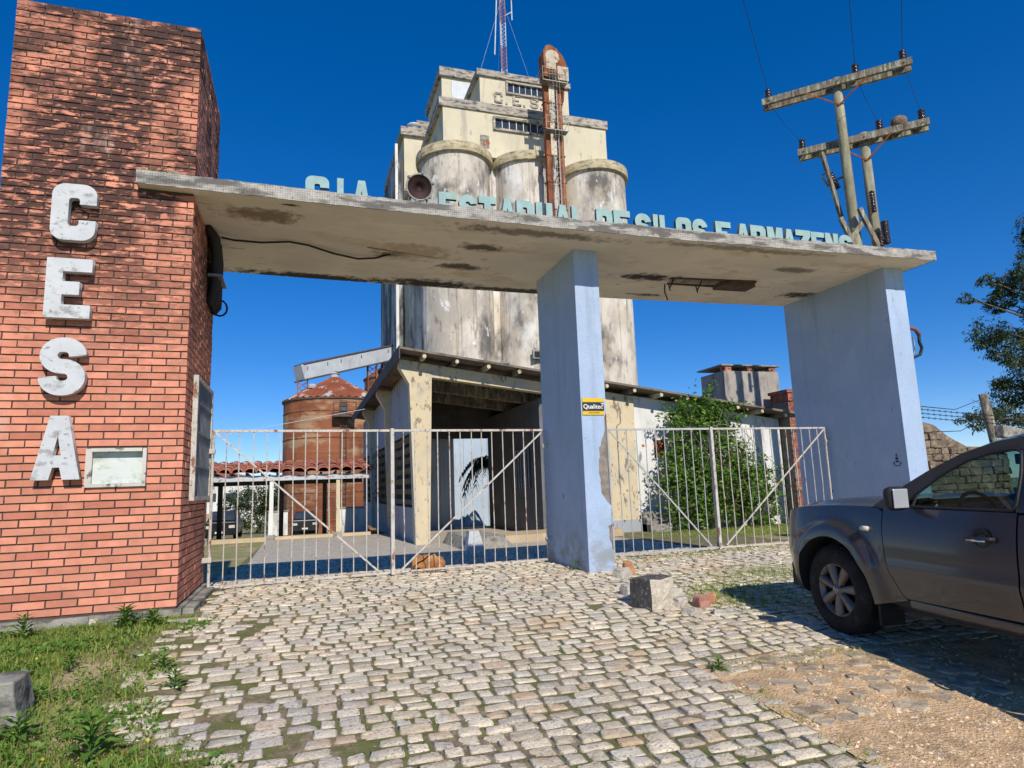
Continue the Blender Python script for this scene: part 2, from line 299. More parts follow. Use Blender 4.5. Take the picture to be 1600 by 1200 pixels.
m_ground = mat('ground_soil', (.40, .30, .19), var=.3, vs_=3, bump=(35, .7, .02), stains=[((.24, .27, .08), (1.4, 1.4, 1.4), .40, .54, .9), ((.38, .25, .14), (2.5, 2.5, 2.5), .55, .68, .8, 3), ((.17, .17, .06), (9, 9, 9), .55, .62, .6, 5)])
m_field = mat('dry_grass_field', (.24, .22, .09), var=.25, vs_=1.0, bump=(12, .6, .05), stains=[((.10, .12, .035), (.5, .5, .5), .5, .64, .8), ((.34, .27, .15), (1.2, 1.2, 1.2), .56, .68, .7)])
m_joint = mat('mossy_joint_soil', (.24, .19, .115), var=.3, vs_=12, bump=(60, .8, .01), stains=[((.135, .145, .04), (2.3, 2.3, 2.3), .44, .56, .85), ((.09, .10, .03), (14, 14, 14), .5, .6, .6, 4), ((.28, .19, .11), (3.1, 3.1, 3.1), .60, .68, .7, 8)])
m_cob = mat('granite_sett', (.68, .575, .42), var=.14, vs_=5, rnd=.22, odd=[((.60, .40, .24), .07, .7, 17.3), ((.42, .385, .345), .16, .6, 29.1), ((.66, .60, .49), .2, .6, 41.3)], rough=.9, bump=(60, 1.0, .014),
            stains=[((.70, .62, .49), (24, 24, 24), .50, .64, .7), ((.48, .46, .43), (.8, .8, .8), .53, .66, .45), ((.19, .17, .155), (38, 38, 38), .56, .64, .7), ((.34, .30, .26), (90, 90, 90), .55, .65, .5, 3), ((.56, .38, .22), (1.6, 1.6, 1.6), .56, .68, .6, 5), ((.16, .15, .08), (7, 7, 7), .63, .72, .55, 9)])
m_farcob = mat('far_setts', (.46, .41, .33), var=.15, vs_=6, bump=(9, .8, .04), stains=[((.15, .125, .08), (7, 7, 7), .56, .66, .75), ((.45, .40, .32), (5, 5, 5), .5, .62, .6, 4)])

xs = np.unique(np.concatenate([np.linspace(-400, -12, 14), np.linspace(-12, 20, 81), np.linspace(20, 500, 16)]))
ys = np.unique(np.concatenate([np.linspace(-30, 1, 8), np.linspace(1, 20, 77), np.linspace(20, 60, 30), np.array([70, 85, 100, 140, 200, 300, 400, 700, 1500])]))
g = MB(); g.grid([[(x, y, gzs(x, y) - .045 - (0.0 if y < 20 else 0)) for y in ys] for x in xs])
ground = g.build('ground', m_ground, smooth=True); structure(ground, 'bare earth and thin grass around the gateway')
g = MB(); g.grid([[(x, y, gzs(x, y) - .037) for y in np.linspace(26.5, 140, 60)] for x in np.linspace(-70, 90, 40)])
structure(g.build('field', m_field, smooth=True), 'dry grass field sloping down behind the carport')

# ---- sett paving: rows of granite setts run parallel to the gateway
def x_left(y):     # ragged left edge of the paving
    return float(np.interp(y, [2, 4.3, 4.9, 6.5, 7.6, 8.3, 9.6, 10.5, 13, 16, 20, 26], [-.3, -.55, -1.15, -1.28, -1.08, -.95, -1.15, -1.5, -1.9, -1.4, -1.2, -1.0])) + .07 * math.sin(y * 5.3)
def in_paving(x, y):
    if x < x_left(y): return False
    if y < 10.6:
        # dirt patch in the foreground right
        if y < 4.62 and x > 2.98 + .05 * math.sin(y * 7): return not (y < 4.5 + .1 * math.sin(x * 3.1))
        return x < 12
    return x < 9.3 if y > 11 else x < 12

def sett_mesh(k, rs):
    n = 10; pts = []
    for i in range(n):
        t = 2 * math.pi * (i + .5 * rs.random()) / n
        c, s_ = math.cos(t), math.sin(t); e = .21
        x = math.copysign(abs(c) ** e, c) * .5 * (1 - .14 * rs.random()); y = math.copysign(abs(s_) ** e, s_) * .5 * (1 - .14 * rs.random())
        pts.append((x, y))
    tx, ty = rs.uniform(-.03, .03), rs.uniform(-.03, .03)
    V = [(0, 0, .006 + rs.uniform(-.003, .003))]
    for f, z in ((.82, .0035), (.986, .0005), (1.0, -.007), (.985, -.05)):
        for x, y in pts: V.append((x * f, y * f, z + (tx * x + ty * y) * (.4 if z > -.03 else 0) + (rs.uniform(-.0025, .0025) if z > -.02 else 0)))
    F = [(0, 1 + i, 1 + (i + 1) % n) for i in range(n)]
    for r in range(3):
        a, b = 1 + r * n, 1 + (r + 1) * n
        F += [(a + i, b + i, b + (i + 1) % n, a + (i + 1) % n) for i in range(n)]
    return np.array(V), F
srs = random.Random(3)
SV = [sett_mesh(k, srs) for k in range(16)]
setts = []
y = 2.0
row = 0
while y < 17:
    pitch = .124 + srs.uniform(-.008, .010) + (.006 if y > 10.6 else 0)
    x = -2.6 + srs.uniform(0, .15)
    while x < 12.2:
        w = srs.choice((.12, .145, .16, .175, .19, .205, .23)) + srs.uniform(-.01, .01)
        cx = x + w / 2; cy = y + .030 * math.sin(cx * 1.3 + row * .11) + .020 * math.sin(cx * 3.7 + row * .3) + srs.uniform(-.010, .010)
        miss = srs.random() < .004
        if cy < 7.6 and cx < x_left(cy) + .9 and srs.random() < .10 + .22 * hsh(round(cx * 2), round(cy * 2), 1): miss = True
        if in_paving(cx, cy) and not miss and not (cx < 0 and cy > 7.7 and cx < -1.0 and cy < 9.9):
            fl = 1.0
            if cx > 4.3 and 6.3 < cy < 9.4: fl = 1.0
            setts.append((cx, cy, w - .004 - srs.uniform(0, .012), pitch - .003 - srs.uniform(0, .012), srs.randrange(16), srs.uniform(-.05, .05), srs.uniform(-.007, .004), srs.random()))
        x += w
    y += pitch; row += 1
base = MB()
yy = [v for v in np.linspace(1.6, 17, 150)] + [19, 22, 26.4]
base.grid([[(xb, v, gzs(xb, v) - .0065) for v in yy for xb in (x_left(v) - .10 + (12.3 - x_left(v)) * t,)] for t in np.linspace(0, 1, 90)])
paving = base.build('sett_paving', m_joint, smooth=True); structure(paving, 'grey granite sett paving with mossy joints leading through the gates')
def px_size(s_):
    d = (s_[0] ** 2 + s_[1] ** 2); a = math.atan2(s_[0], s_[1]); vis = -.32 < a < .98 and s_[1] > 2.6
    return (0 if vis else 1, d)
order = sorted(range(len(setts)), key=lambda i: px_size(setts[i]))
near = set(order[:300])
smeshes = []
for V, F in SV:
    me = mesh_np('sett', V, F, True); me.materials.append(m_cob); smeshes.append(me)
BV, BF, BR = [], [], []; off = 0
for i, (cx, cy, w, d, k, rz, dz, rv) in enumerate(setts):
    zz = gzs(cx, cy); sl = (gzs(cx, cy + .1) - gzs(cx, cy - .1)) / .2
    if i in near:
        o = bpy.data.objects.new('sett', smeshes[k]); col.objects.link(o); o.parent = paving
        o.location = (cx, cy, zz + dz); o.rotation_euler = (math.atan(sl), 0, rz); o.scale = (w, d, 1)
    else:
        V, F = SV[k]; c_, s_ = math.cos(rz), math.sin(rz)
        X = V[:, 0] * w; Y = V[:, 1] * d
        BV.append(np.stack([cx + X * c_ - Y * s_, cy + X * s_ + Y * c_, zz + dz + V[:, 2] + sl * Y], 1))
        BF += [tuple(q + off for q in f) for f in F]; BR += [rv] * len(F); off += len(V)
me = mesh_np('setts', np.concatenate(BV), BF, True, BR); so = link('setts', me, m_cob, paving); so['kind'] = 'stuff'
g = MB(); g.grid([[(x, v, gzs(x, v) - .004) for v in (16.9, 18, 20, 22, 24, 26.3)] for x in np.linspace(-1.2, 9.2, 20)])
structure(g.build('yard', m_farcob, smooth=True), 'worn sett paving of the yard beyond the gates')

# ------------------------------------------------------------------ brick tower
TX0, TX1, TY0, TY1, TZ0, TZ1 = -3.09, -1.22, 7.82, 9.80, .075, 6.715
tower = thing('brick_tower', 'tall square red brick tower with black mould at the left of the gateway', 'tower', ((TX0 + TX1) / 2, (TY0 + TY1) / 2, 0))
c = MB(); c.box(TX0 + .012, TX1 - .012, TY0 + .012, TY1 - .012, -.3, TZ1 - .02); c.build('mortar_core', m_mortar, tower)
c = MB()
for i in range(12):
    c.box(TX0 - .03 + i * .16, TX0 - .03 + (i + 1) * .16 - .004 * (i % 3 == 0), TY0 - .05 - .006 * hsh(i, 2), TY0 + .3, -.3, TZ0 - .012 - .012 * hsh(i, 1))
c.box(TX1 - .2, TX1 + .05, TY0 - .045, TY1 + .04, -.3, TZ0 - .018)
c.build('footing', m_concrete, tower)
CP, BL, J = .08, .2785, .0145
NC = int(round((TZ1 - TZ0) / CP))
bspec = []     # (axis, u0,u1, z0)
WX0, WX1, WZ0, WZ1 = -2.125, -1.565, 1.335, 1.735    # little window in the front
for i in range(NC):
    z = TZ0 + i * CP; last = i == NC - 1
    for axis, A, B in (('f', TX0, TX1), ('r', TY0, TY1), ('l', TY0, TY1)):
        e = B if axis == 'f' else A
        s0 = (.205 if i % 2 == 0 else .066)
        cuts = [0, s0]
        while cuts[-1] < (B - A): cuts.append(min(cuts[-1] + BL, B - A))
        for a, b_ in zip(cuts[:-1], cuts[1:]):
            if b_ - a < .03: continue
            if axis == 'f': u0, u1 = B - b_, B - a
            else: u0, u1 = A + a, A + b_
            q0, q1 = u0 + J / 2 * (u0 > A + .001), u1 - J / 2 * (u1 < B - .001); zc_ = z + CP / 2
            if axis == 'f' and WZ0 < zc_ < WZ1 and q1 > WX0 and q0 < WX1:
                for a_, b2 in ((q0, WX0 - .002), (WX1 + .002, q1)):
                    if b2 - a_ > .03: bspec.append((axis, a_, b2, z, i))
            elif axis == 'f' and 4.66 < zc_ < 4.83 and q1 > -1.79 and q0 < -1.79: bspec.append((axis, q0, -1.79, z, i))
            else: bspec.append((axis, q0, q1, z, i))
def brick_ok(b_):
    ax, u0, u1, z, i = b_
    zc = z + CP / 2
    if ax == 'f' and u1 > -1.785 and 4.66 < zc < 4.83: return False
    if ax == 'r' and 4.66 < zc < 4.83: return False
    return True
bspec = [b_ for b_ in bspec if brick_ok(b_)]
brs = random.Random(5)
bm_full = []
def brick_mesh(L_):
    q = MB(); q.box(-L_ / 2, L_ / 2, 0, .06, 0, CP - J, .0022); me = mesh_np('brick', q.v, q.f); me.materials.append(m_brick); return me
bcache = {}
cnt = 0
SVv = MB(); SR = []
for ax, u0, u1, z, i in bspec:
    L_ = u1 - u0; pr_ = brs.uniform(-.003, .003)
    if ax == 'f' and cnt < 300:
        key = (round(L_, 2), brs.randrange(4))
        if key not in bcache: bcache[key] = brick_mesh(L_)
        o = bpy.data.objects.new('brick', bcache[key]); col.objects.link(o); o.parent = tower; o.matrix_parent_inverse = root_world(tower).inverted()
        o.location = ((u0 + u1) / 2, TY0 + pr_, z + J / 2); cnt += 1
    else:
        n0 = len(SVv.f)
        if ax == 'f': SVv.box(u0, u1, TY0 + pr_, TY0 + .06, z + J / 2, z + CP - J / 2, .0022)
        elif ax == 'r': SVv.box(TX1 - .06, TX1 + pr_, u0 + (.062 if u0 < TY0 + .01 else 0), u1, z + J / 2, z + CP - J / 2, .0018)
        else: SVv.box(TX0 + pr_, TX0 + .06, u0 + (.062 if u0 < TY0 + .01 else 0), u1, z + J / 2, z + CP - J / 2, .0018)
        SR += [brs.random()] * (len(SVv.f) - n0)
me = mesh_np('brickwork', SVv.v, SVv.f, False, SR); o = link('brickwork', me, m_brick, tower); o['kind'] = 'stuff'
# top capping course, front window, side window with grille
c = MB()
for i in range(7): c.box(TX0 + i * .267 + .003, TX0 + (i + 1) * .267 - .003, TY0 - .004, TY0 + .11, TZ1 - .01, TZ1 + .045, .002)
for i in range(7): c.box(TX1 - .11, TX1 + .004, TY0 + .115 + i * .266, TY0 + .115 + (i + 1) * .266 - .006, TZ1 - .01, TZ1 + .045, .002)
c.build('coping', m_brick, tower)
wn_ = MB(); wn_.box(WX0 + .05, WX1 - .03, TY0 + .004, TY0 + .02, WZ0 + .03, WZ1 - .03)
m_pane = mat('painted_pane', (.62, .65, .60), var=.08, rough=.35, stains=[((.33, .38, .24), (9, 9, 14), .5, .68, .6)])
win = wn_.build('window', m_pane, tower)
c = MB(); t = .035
c.box(WX0, WX0 + .06, TY0 - .035, TY0 + .07, WZ0, WZ1); c.box(WX1 - t, WX1, TY0 - .035, TY0 + .07, WZ0, WZ1); c.box(WX0 + .06, WX1 - t, TY0 - .033, TY0 + .07, WZ0, WZ0 + t); c.box(WX0 + .06, WX1 - t, TY0 - .080, TY0 + .07, WZ1 - t, WZ1)
c.build('frame', mat('stained_white_frame', (.55, .52, .46), stains=[(BLK, (9, 9, 9), .52, .62, .8)]), win)
sw = MB(); sw.box(TX1 - .03, TX1 + .004, 8.45, 9.62, 1.20, 2.56); swo = sw.build('window', m_darkint, tower)
c = MB(); c.box(TX1 + .004, TX1 + .06, 8.30, 8.36, 1.16, 2.62); c.box(TX1 + .004, TX1 + .06, 9.62, 9.68, 1.16, 2.62); c.box(TX1 + .004, TX1 + .06, 8.36, 9.62, 2.57, 2.62); c.box(TX1 + .004, TX1 + .06, 8.36, 9.62, 1.16, 1.21)
c.build('frame', m_gate, swo)
for k in range(11):
    c = MB(); yk = 8.46 + k * .107; c.tube([(TX1 + .04, yk, 1.2), (TX1 + .04, yk, 2.58)], .009, 6); c.build('grille_bar', m_metal, swo)
c = MB()
for zz in (1.55, 1.95, 2.3): c.box(TX1 + .030, TX1 + .052, 8.36, 9.62, zz, zz + .02)
c.build('grille_rail', m_metal, swo)

# ------------------------------------------------------------------ canopy slab and its piers
SX0, SX1, SY0, SY1, SZ0, SZ1 = -1.79, 10.01, 7.675, 10.62, 4.67, 4.82
def sag(x): return -.065 * math.sin(math.pi * min(1, max(0, (x - SX0) / (SX1 - SX0)))) ** .9
slab = thing('gateway_slab', 'long stained concrete roof slab spanning from the brick tower over both gates', 'slab', (4, 9, SZ0))
c = MB(); c.grid([[(SX0 + (SX1 - SX0) * i / 30, y_, SZ0 + sag(SX0 + (SX1 - SX0) * i / 30)) for y_ in np.linspace(SY0, SY1, 10)[::-1]] for i in range(31)])
c.build('soffit', m_soffit, slab)
c = MB(); xx_ = [SX0 + .004 + (SX1 - SX0 - .008) * i / 40 for i in range(41)]; c.prism([(x, SZ0 + .004 + sag(x)) for x in xx_] + [(x, SZ1 - .006 + sag(x)) for x in xx_[::-1]], 'y', SY0 + .016, SY1 - .004); c.build('deck', m_slabtop, slab)
c = MB(); n = 120
for i in range(n):
    a, b_ = SX0 + (SX1 - SX0) * i / n, SX0 + (SX1 - SX0) * (i + 1) / n
    h0 = .012 * hsh(i, 3); sg_ = sag((a + b_) / 2); c.box(a, b_, SY0 - .002 * hsh(i, 5), SY0 + .014, SZ0 - .012 + .010 * hsh(i, 9) + sg_, SZ1 + .004 - h0 * .6 + sg_)
c.build('edge_tiles', m_slabedge, slab)
c = MB(); c.box(SX1 - .014, SX1, SY0 + .016, SY1 - .01, SZ0 - .004, SZ1); c.box(SX0 - .0, SX0 + .012, SY0 + .016, SY1 - .01, SZ0 - .004, SZ1); c.build('end_edge', m_concrete, slab)
# moss and grass lump growing on the slab end beside the tower
def pier(name, label, X0, X1, Y0, Y1, patch=None):
    p = thing(name, label, 'pillar', ((X0 + X1) / 2, (Y0 + Y1) / 2, 0))
    c = MB(); c.box(X0 + .012, X1 - .012, Y0 + .012, Y1 - .012, -.3, SZ0 + .01); c.build('render_core', m_render_bare, p)
    # mosaic skins, front one with a broken edge where tiles fell off
    zb = gz(X0, Y0) - .05
    right = [(X1, zb)] + (patch or []) + [(X1, SZ0 - .003)]
    c = MB(); poly = [(X0, zb)] + right + [(X0, SZ0 - .003)]; c.prism(poly, 'y', Y0 + .013, Y0); c.build('front_tiles', m_tile, p)
    c = MB(); c.box(X0, X0 + .013, Y0 + .0132, Y1, zb, SZ0 - .003); c.build('left_tiles', m_tile, p)
    c = MB(); c.box(X0 + .0132, X1, Y1 - .013, Y1, zb, SZ0 - .003); c.build('back_tiles', m_tile, p)
    c = MB()
    if patch: c.box(X1 - .013, X1, Y0 + .25, Y1 - .0132, zb, .3); c.box(X1 - .013, X1, Y0 + .10, Y1 - .0132, 2.0, SZ0 - .003)
    else: c.box(X1 - .013, X1, Y0 + .0132, Y1 - .0132, zb, SZ0 - .003)
    c.build('right_tiles', m_tile, p)
    return p
pk = [(4.14, .27), (4.115, .30), (4.118, .36), (4.085, .42), (4.09, .56), (4.075, .60), (4.13, .62), (4.138, .88), (4.085, .93), (4.04, 1.0), (4.0, 1.06), (3.992, 1.2), (4.0, 1.24), (3.978, 1.33), (3.985, 1.52), (4.005, 1.56), (4.0, 1.69), (4.03, 1.72), (4.045, 1.80), (4.082, 1.87), (4.105, 1.95), (4.105, 2.12), (4.14, 2.2)]
mid = pier('gate_pillar', 'narrow pale blue mosaic pillar between the two gates with a yellow sign', 3.755, 4.14, 8.39, 9.95, pk)
rgt = pier('gate_pillar', 'deep pale blue mosaic pillar at the right end of the slab behind the pickup', 9.396, 9.82, 8.17, 10.60)
# ------------------------------------------------------------------ gates
def gate_leaf(label, A, B, nb, diag, post_at, lugs, paint=None, wide=.022):
    A, B = Vector((*A, 0)), Vector((*B, 0)); d = (B - A); n_ = Vector((d.y, -d.x, 0)).normalized()
    zt = 2.07; gp = paint or m_gate
    g_ = thing('gate_leaf', label, 'gate', ((A.x + B.x) / 2, (A.y + B.y) / 2, 0), 'white barred gate leaves')
    za, zb = gzs(A.x, A.y) + .045, gzs(B.x, B.y) + .045
    at = lambda t, z: Vector((A.x + d.x * t, A.y + d.y * t, z))
    bz = lambda t: za + (zb - za) * t
    c = MB(); c.bar(at(0, zt), at(1, zt), .03, .032); c.build('top_rail', gp, g_)
    c = MB(); c.bar(at(0, za), at(1, zb), .028, .026); c.build('bottom_rail', gp, g_)
    for t, kind in ((0, post_at[0]), (1, post_at[1])):
        c = MB()
        if kind == 'post': c.bar(at(t, bz(t) - .03), at(t, zt + .03), .075, .05, up=d)
        elif kind: c.tube([at(t, bz(t) - .02), at(t, zt + .01)], .019, 8)
        if kind: c.build('stile', gp, g_)
    for k in range(nb):
        t = (k + 1) / (nb + 1) + random.uniform(-.004, .004); w1 = random.uniform(-.006, .006); w2 = random.uniform(-.007, .007)
        c = MB(); p0, p1 = at(t, bz(t) - .01), at(t, zt); md = (p0 + p1) / 2 + Vector((w1, w2, 0)) + n_ * .004
        c.tube([p0, (p0 * 2 + p1) / 3 + Vector((w2 * .6, 0, 0)), md, p1], .0082, 6); c.build('bar', gp, g_)
    c = MB()
    if diag == 'down': c.bar(at(.01, zt - .02) + n_ * .022, at(.93, bz(.93) + .03) + n_ * .022, .012, .024)
    else: c.bar(at(.05, bz(.05) + .03) + n_ * .022, at(.985, zt - .03) + n_ * .022, .012, .024)
    c.build('diagonal_brace', gp, g_)
    for (t, z, dx) in lugs:
        c = MB(); q = at(t, z); c.box(q.x - .06 + dx, q.x + .06 + dx, q.y - .03, q.y + .03, z - .035, z + .03); c.build('hinge', gp, g_, bevel=.004)
    return g_
gate_leaf('barred gate leaf hinged on the brick tower', (-1.13, 9.57), (1.235, 9.68), 13, 'down', ('tube', None), [(0, 1.80, -.03), (0, .38, -.03)])
gate_leaf('barred gate leaf hinged on the left face of the middle pillar', (1.27, 9.68), (3.70, 9.80), 13, 'up', ('post', 'tube'), [(1, 1.82, .03), (1, .36, .03)])
gate_leaf('barred gate leaf hinged on the right side of the middle pillar, by the bush', (4.84, 9.80), (6.80, 9.79), 10, 'down', ('tube', None), [], m_gategrey)
gate_leaf('barred gate leaf hinged on the right pillar, just behind the pickup', (6.83, 9.79), (9.31, 9.78), 13, 'up', ('post', 'tube'), [(1, 1.83, .04)], m_gate)

# ------------------------------------------------------------------ lettering
def arc(cx, cy, r, a0, a1, n=7): return [(cx + r * math.cos(R(a0 + (a1 - a0) * i / n)), cy + r * math.sin(R(a0 + (a1 - a0) * i / n))) for i in range(n + 1)]
def ribbon(pts, t):
    L_, R_ = [], []
    for i, p in enumerate(pts):
        a, b_ = pts[max(i - 1, 0)], pts[min(i + 1, len(pts) - 1)]; dx, dy = b_[0] - a[0], b_[1] - a[1]; l_ = math.hypot(dx, dy) or 1
        L_.append((p[0] - dy / l_ * t / 2, p[1] + dx / l_ * t / 2)); R_.append((p[0] + dy / l_ * t / 2, p[1] - dx / l_ * t / 2))
    return L_ + R_[::-1]
def dedupe(p):
    o = []
    for q in p:
        if not o or abs(q[0] - o[-1][0]) + abs(q[1] - o[-1][1]) > 1e-5: o.append(q)
    return o
def glyph(ch, t=.21, w=.66):
    rr = min(.20, t + .02); ri = max(rr - t, .05); h = t / 2
    if ch == 'C': return [[(w, .64), (w, .8)] + arc(w - rr, 1 - rr, rr, 0, 90) + arc(rr, 1 - rr, rr, 90, 180) + arc(rr, rr, rr, 180, 270) + arc(w - rr, rr, rr, 270, 360) + [(w, .36), (w - t, .36)] + arc(w - t - ri, t + ri, ri, 0, -90) + arc(t + ri, t + ri, ri, 270, 180) + arc(t + ri, 1 - t - ri, ri, 180, 90) + arc(w - t - ri, 1 - t - ri, ri, 90, 0) + [(w - t, .64)]]
    if ch == 'E':
        k = t * .92; return [[(0, 0), (w, 0), (w, k), (t, k), (t, .5 - k / 2), (w * .74, .5 - k / 2), (w * .74, .5 + k / 2), (t, .5 + k / 2), (t, 1 - k), (w, 1 - k), (w, 1), (0, 1)]]
    if ch == 'S':
        r = (.5 - h) / 2
        return [ribbon(dedupe([(w - h, .70)] + arc(w - h - r, 1 - h - r, r, 0, 90) + arc(h + r, 1 - h - r, r, 90, 270, 12) + arc(w - h - r, h + r, r, 90, -90, 12) + arc(h + r, h + r, r, 270, 180) + [(h, .30)]), t)]
    if ch == 'A': return [[(0, 0), (.22, 1), (.48, 1), (.70, 0), (.70 - t * 1.02, 0), (.70 - t * 1.02 - .045, .19), (t * 1.02 + .045, .19), (t * 1.02, 0)], [(.29, .38), (.35, .68), (.41, .38)]]
    if ch == 'I': return [[(0, 0), (t, 0), (t, 1), (0, 1)]]
    if ch == 'L': return [[(0, 0), (w, 0), (w, t), (t, t), (t, 1), (0, 1)]]
    if ch == 'T': return [[(w / 2 - h, 0), (w / 2 + h, 0), (w / 2 + h, 1 - t), (w, 1 - t), (w, 1), (0, 1), (0, 1 - t), (w / 2 - h, 1 - t)]]
    if ch == 'U': return [[(0, 1)] + arc(rr, rr, rr, 180, 270) + arc(w - rr, rr, rr, 270, 360) + [(w, 1), (w - t, 1)] + arc(w - t - ri, t + ri, ri, 0, -90) + arc(t + ri, t + ri, ri, 270, 180) + [(t, 1)]]
    if ch == 'D': return [[(0, 0)] + arc(w - rr, rr, rr, 270, 360) + arc(w - rr, 1 - rr, rr, 0, 90) + [(0, 1)], [(t, t), (t, 1 - t)] + arc(w - t - ri, 1 - t - ri, ri, 90, 0) + arc(w - t - ri, t + ri, ri, 0, -90)]
    if ch == 'O': return [arc(rr, rr, rr, 180, 270) + arc(w - rr, rr, rr, 270, 360) + arc(w - rr, 1 - rr, rr, 0, 90) + arc(rr, 1 - rr, rr, 90, 180), (arc(t + ri, t + ri, ri, 180, 270) + arc(w - t - ri, t + ri, ri, 270, 360) + arc(w - t - ri, 1 - t - ri, ri, 0, 90) + arc(t + ri, 1 - t - ri, ri, 90, 180))[::-1]]
    if ch == 'R': return [[(0, 0), (t, 0), (t, .38), (.30, .38), (w - t - .02, 0), (w, 0), (w - .12, .40)] + arc(w - rr, .42 + rr, rr, 300, 360) + arc(w - rr, 1 - rr, rr, 0, 90) + [(0, 1)], [(t, .55), (t, 1 - t)] + arc(w - t - ri, 1 - t - ri, ri, 90, 0) + [(w - t, .60), (w - t - .05, .55)]]
    if ch == 'M': return [[(0, 0), (t * .9, 0), (t * .9, .55), (w / 2, .18), (w - t * .9, .55), (w - t * .9, 0), (w, 0), (w, 1), (w - t, 1), (w / 2, .56), (t, 1), (0, 1)]]
    if ch == 'N': return [[(0, 0), (t, 0), (t, .55), (w - t, 0), (w, 0), (w, 1), (w - t, 1), (w - t, .45), (t, 1), (0, 1)]]
    if ch == 'Z': return [[(0, 0), (w, 0), (w, t), (t * 1.25, t), (w, 1 - t), (w, 1), (0, 1), (0, 1 - t), (w - t * 1.25, 1 - t), (0, t)]]
    if ch == '.': return [[(0, 0), (t, 0), (t, t), (0, t)]]
def letter(name, ch, x0, x1, z0, h, yf, depth, m, parent=None, t=.21, m_side=None, bev=0):
    cu = bpy.data.curves.new(name, 'CURVE'); cu.dimensions = '2D'; cu.fill_mode = 'BOTH'; cu.extrude = depth / 2
    if bev: cu.bevel_depth = bev; cu.bevel_resolution = 1; cu.offset = -bev
    gl_ = glyph(ch, t); gw = max(p[0] for p in gl_[0]); sx = (x1 - x0) / gw
    for pl in gl_:
        pl = dedupe(pl); sp = cu.splines.new('POLY'); sp.points.add(len(pl) - 1); sp.use_cyclic_u = True
        for q, (u, v) in zip(sp.points, pl): q.co = (u * sx, v * h, 0, 1)
    tmp = bpy.data.objects.new('tmp', cu); col.objects.link(tmp); dg = bpy.context.evaluated_depsgraph_get()
    me = bpy.data.meshes.new_from_object(tmp.evaluated_get(dg)); bpy.data.objects.remove(tmp)
    me.transform(Matrix.Translation((x0, yf + depth / 2, z0)) @ Matrix.Rotation(R(90), 4, 'X')); me.name = name
    me.materials.clear(); o = link(name, me, m, parent)
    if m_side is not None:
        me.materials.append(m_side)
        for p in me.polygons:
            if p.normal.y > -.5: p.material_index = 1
    return o
for ch, z0, h, lab in (('C', 3.955, .635, 'C, topmost of the four white letters on the brick tower'), ('E', 3.10, .65, 'E, second of the four white letters on the brick tower'),
                       ('S', 2.28, .61, 'S, third of the four white letters on the brick tower'), ('A', 1.42, .65, 'A, lowest of the four white letters on the brick tower')):
    o = letter('sign_letter', ch, -2.575, -2.155 if ch != 'A' else -2.145, z0, h, 7.705, .085, m_white, t=.25 if ch != 'E' else .24)
    tag(o, 'large white concrete letter ' + lab, 'letter', 'tower letters')
    c = MB()
    for zz in (.2, .8): c.tube([(-2.47, 7.79, z0 + h * zz), (-2.47, 7.825, z0 + h * zz)], .02, 6)
    c.build('fixing_pin', m_black, o)
roof_sign = thing('rooftop_sign', 'row of pale teal block letters standing on the slab', 'sign', (4.4, 8.2, SZ1))
LET = [('C', 0.0, 0.29), ('I', 0.39, 0.47), ('A', 0.58, 0.82), ('E', 1.72, 1.97), ('S', 2.0, 2.25), ('T', 2.28, 2.53), ('A', 2.58, 2.81), ('D', 2.83, 3.08), ('U', 3.12, 3.37), ('A', 3.41, 3.65), ('L', 3.67, 3.9), ('D', 4.06, 4.32), ('E', 4.34, 4.61), ('S', 4.69, 4.96), ('I', 5.0, 5.08), ('L', 5.11, 5.34), ('O', 5.39, 5.66), ('S', 5.68, 5.95), ('E', 6.1, 6.38), ('A', 6.48, 6.74), ('R', 6.75, 7.04), ('M', 7.07, 7.37), ('A', 7.38, 7.62), ('Z', 7.63, 7.93), ('E', 7.94, 8.21), ('N', 8.23, 8.5), ('S', 8.51, 8.8)]
for i, (ch, a, b_) in enumerate(LET):
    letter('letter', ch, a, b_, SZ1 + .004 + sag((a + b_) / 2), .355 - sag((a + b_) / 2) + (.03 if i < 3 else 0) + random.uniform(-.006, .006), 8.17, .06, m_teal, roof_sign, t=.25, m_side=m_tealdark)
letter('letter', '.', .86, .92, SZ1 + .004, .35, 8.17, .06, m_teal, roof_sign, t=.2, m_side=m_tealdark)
c = MB(); c.box(-.1, .98, 8.20, 8.23, SZ1 - .09, SZ1 + .0); c.box(1.6, 8.9, 8.20, 8.2299, SZ1 - .09, SZ1 - .0); c.build('base_rail', m_metal, roof_sign)

# round floodlight on the slab
SZK = SZ1; SZ1 = SZK + sag(1.41)
fl = thing('floodlight', 'round dark floodlight with a pale rim standing on the slab', 'lamp', (1.41, 7.95, SZ1))
m_lamprim = mat('lamp_rim', (.34, .32, .27), rough=.5, stains=[(RUSTY, (20, 20, 20), .55, .65, .6)])
m_lampglass = mat('lamp_glass', (.035, .016, .014), rough=.6, spec=.2, var=.3)
ca, sa = math.cos(R(12)), math.sin(R(12))
def tilt(mb, cx, cy, cz):   # prof axis y -> facing camera, tipped down
    mb.v = [(cx + x, cy + y * ca - z * sa, cz + y * sa + z * ca) for x, y, z in mb.v]
c = MB(); c.lathe([(.158, -.02), (.176, -.03), (.180, 0), (.168, .02), (.12, .14), (.05, .20), (.0, .21)], n=36, axis='y'); tilt(c, 1.41, 7.9, 5.075); c.build('housing', m_lamprim, fl, True)
c = MB(); c.lathe([(.0, .03), (.045, .028), (.05, .012), (.10, .004), (.15, -.012), (.159, -.02)], n=36, axis='y'); tilt(c, 1.41, 7.9, 5.075); c.build('lens', m_lampglass, fl, True)
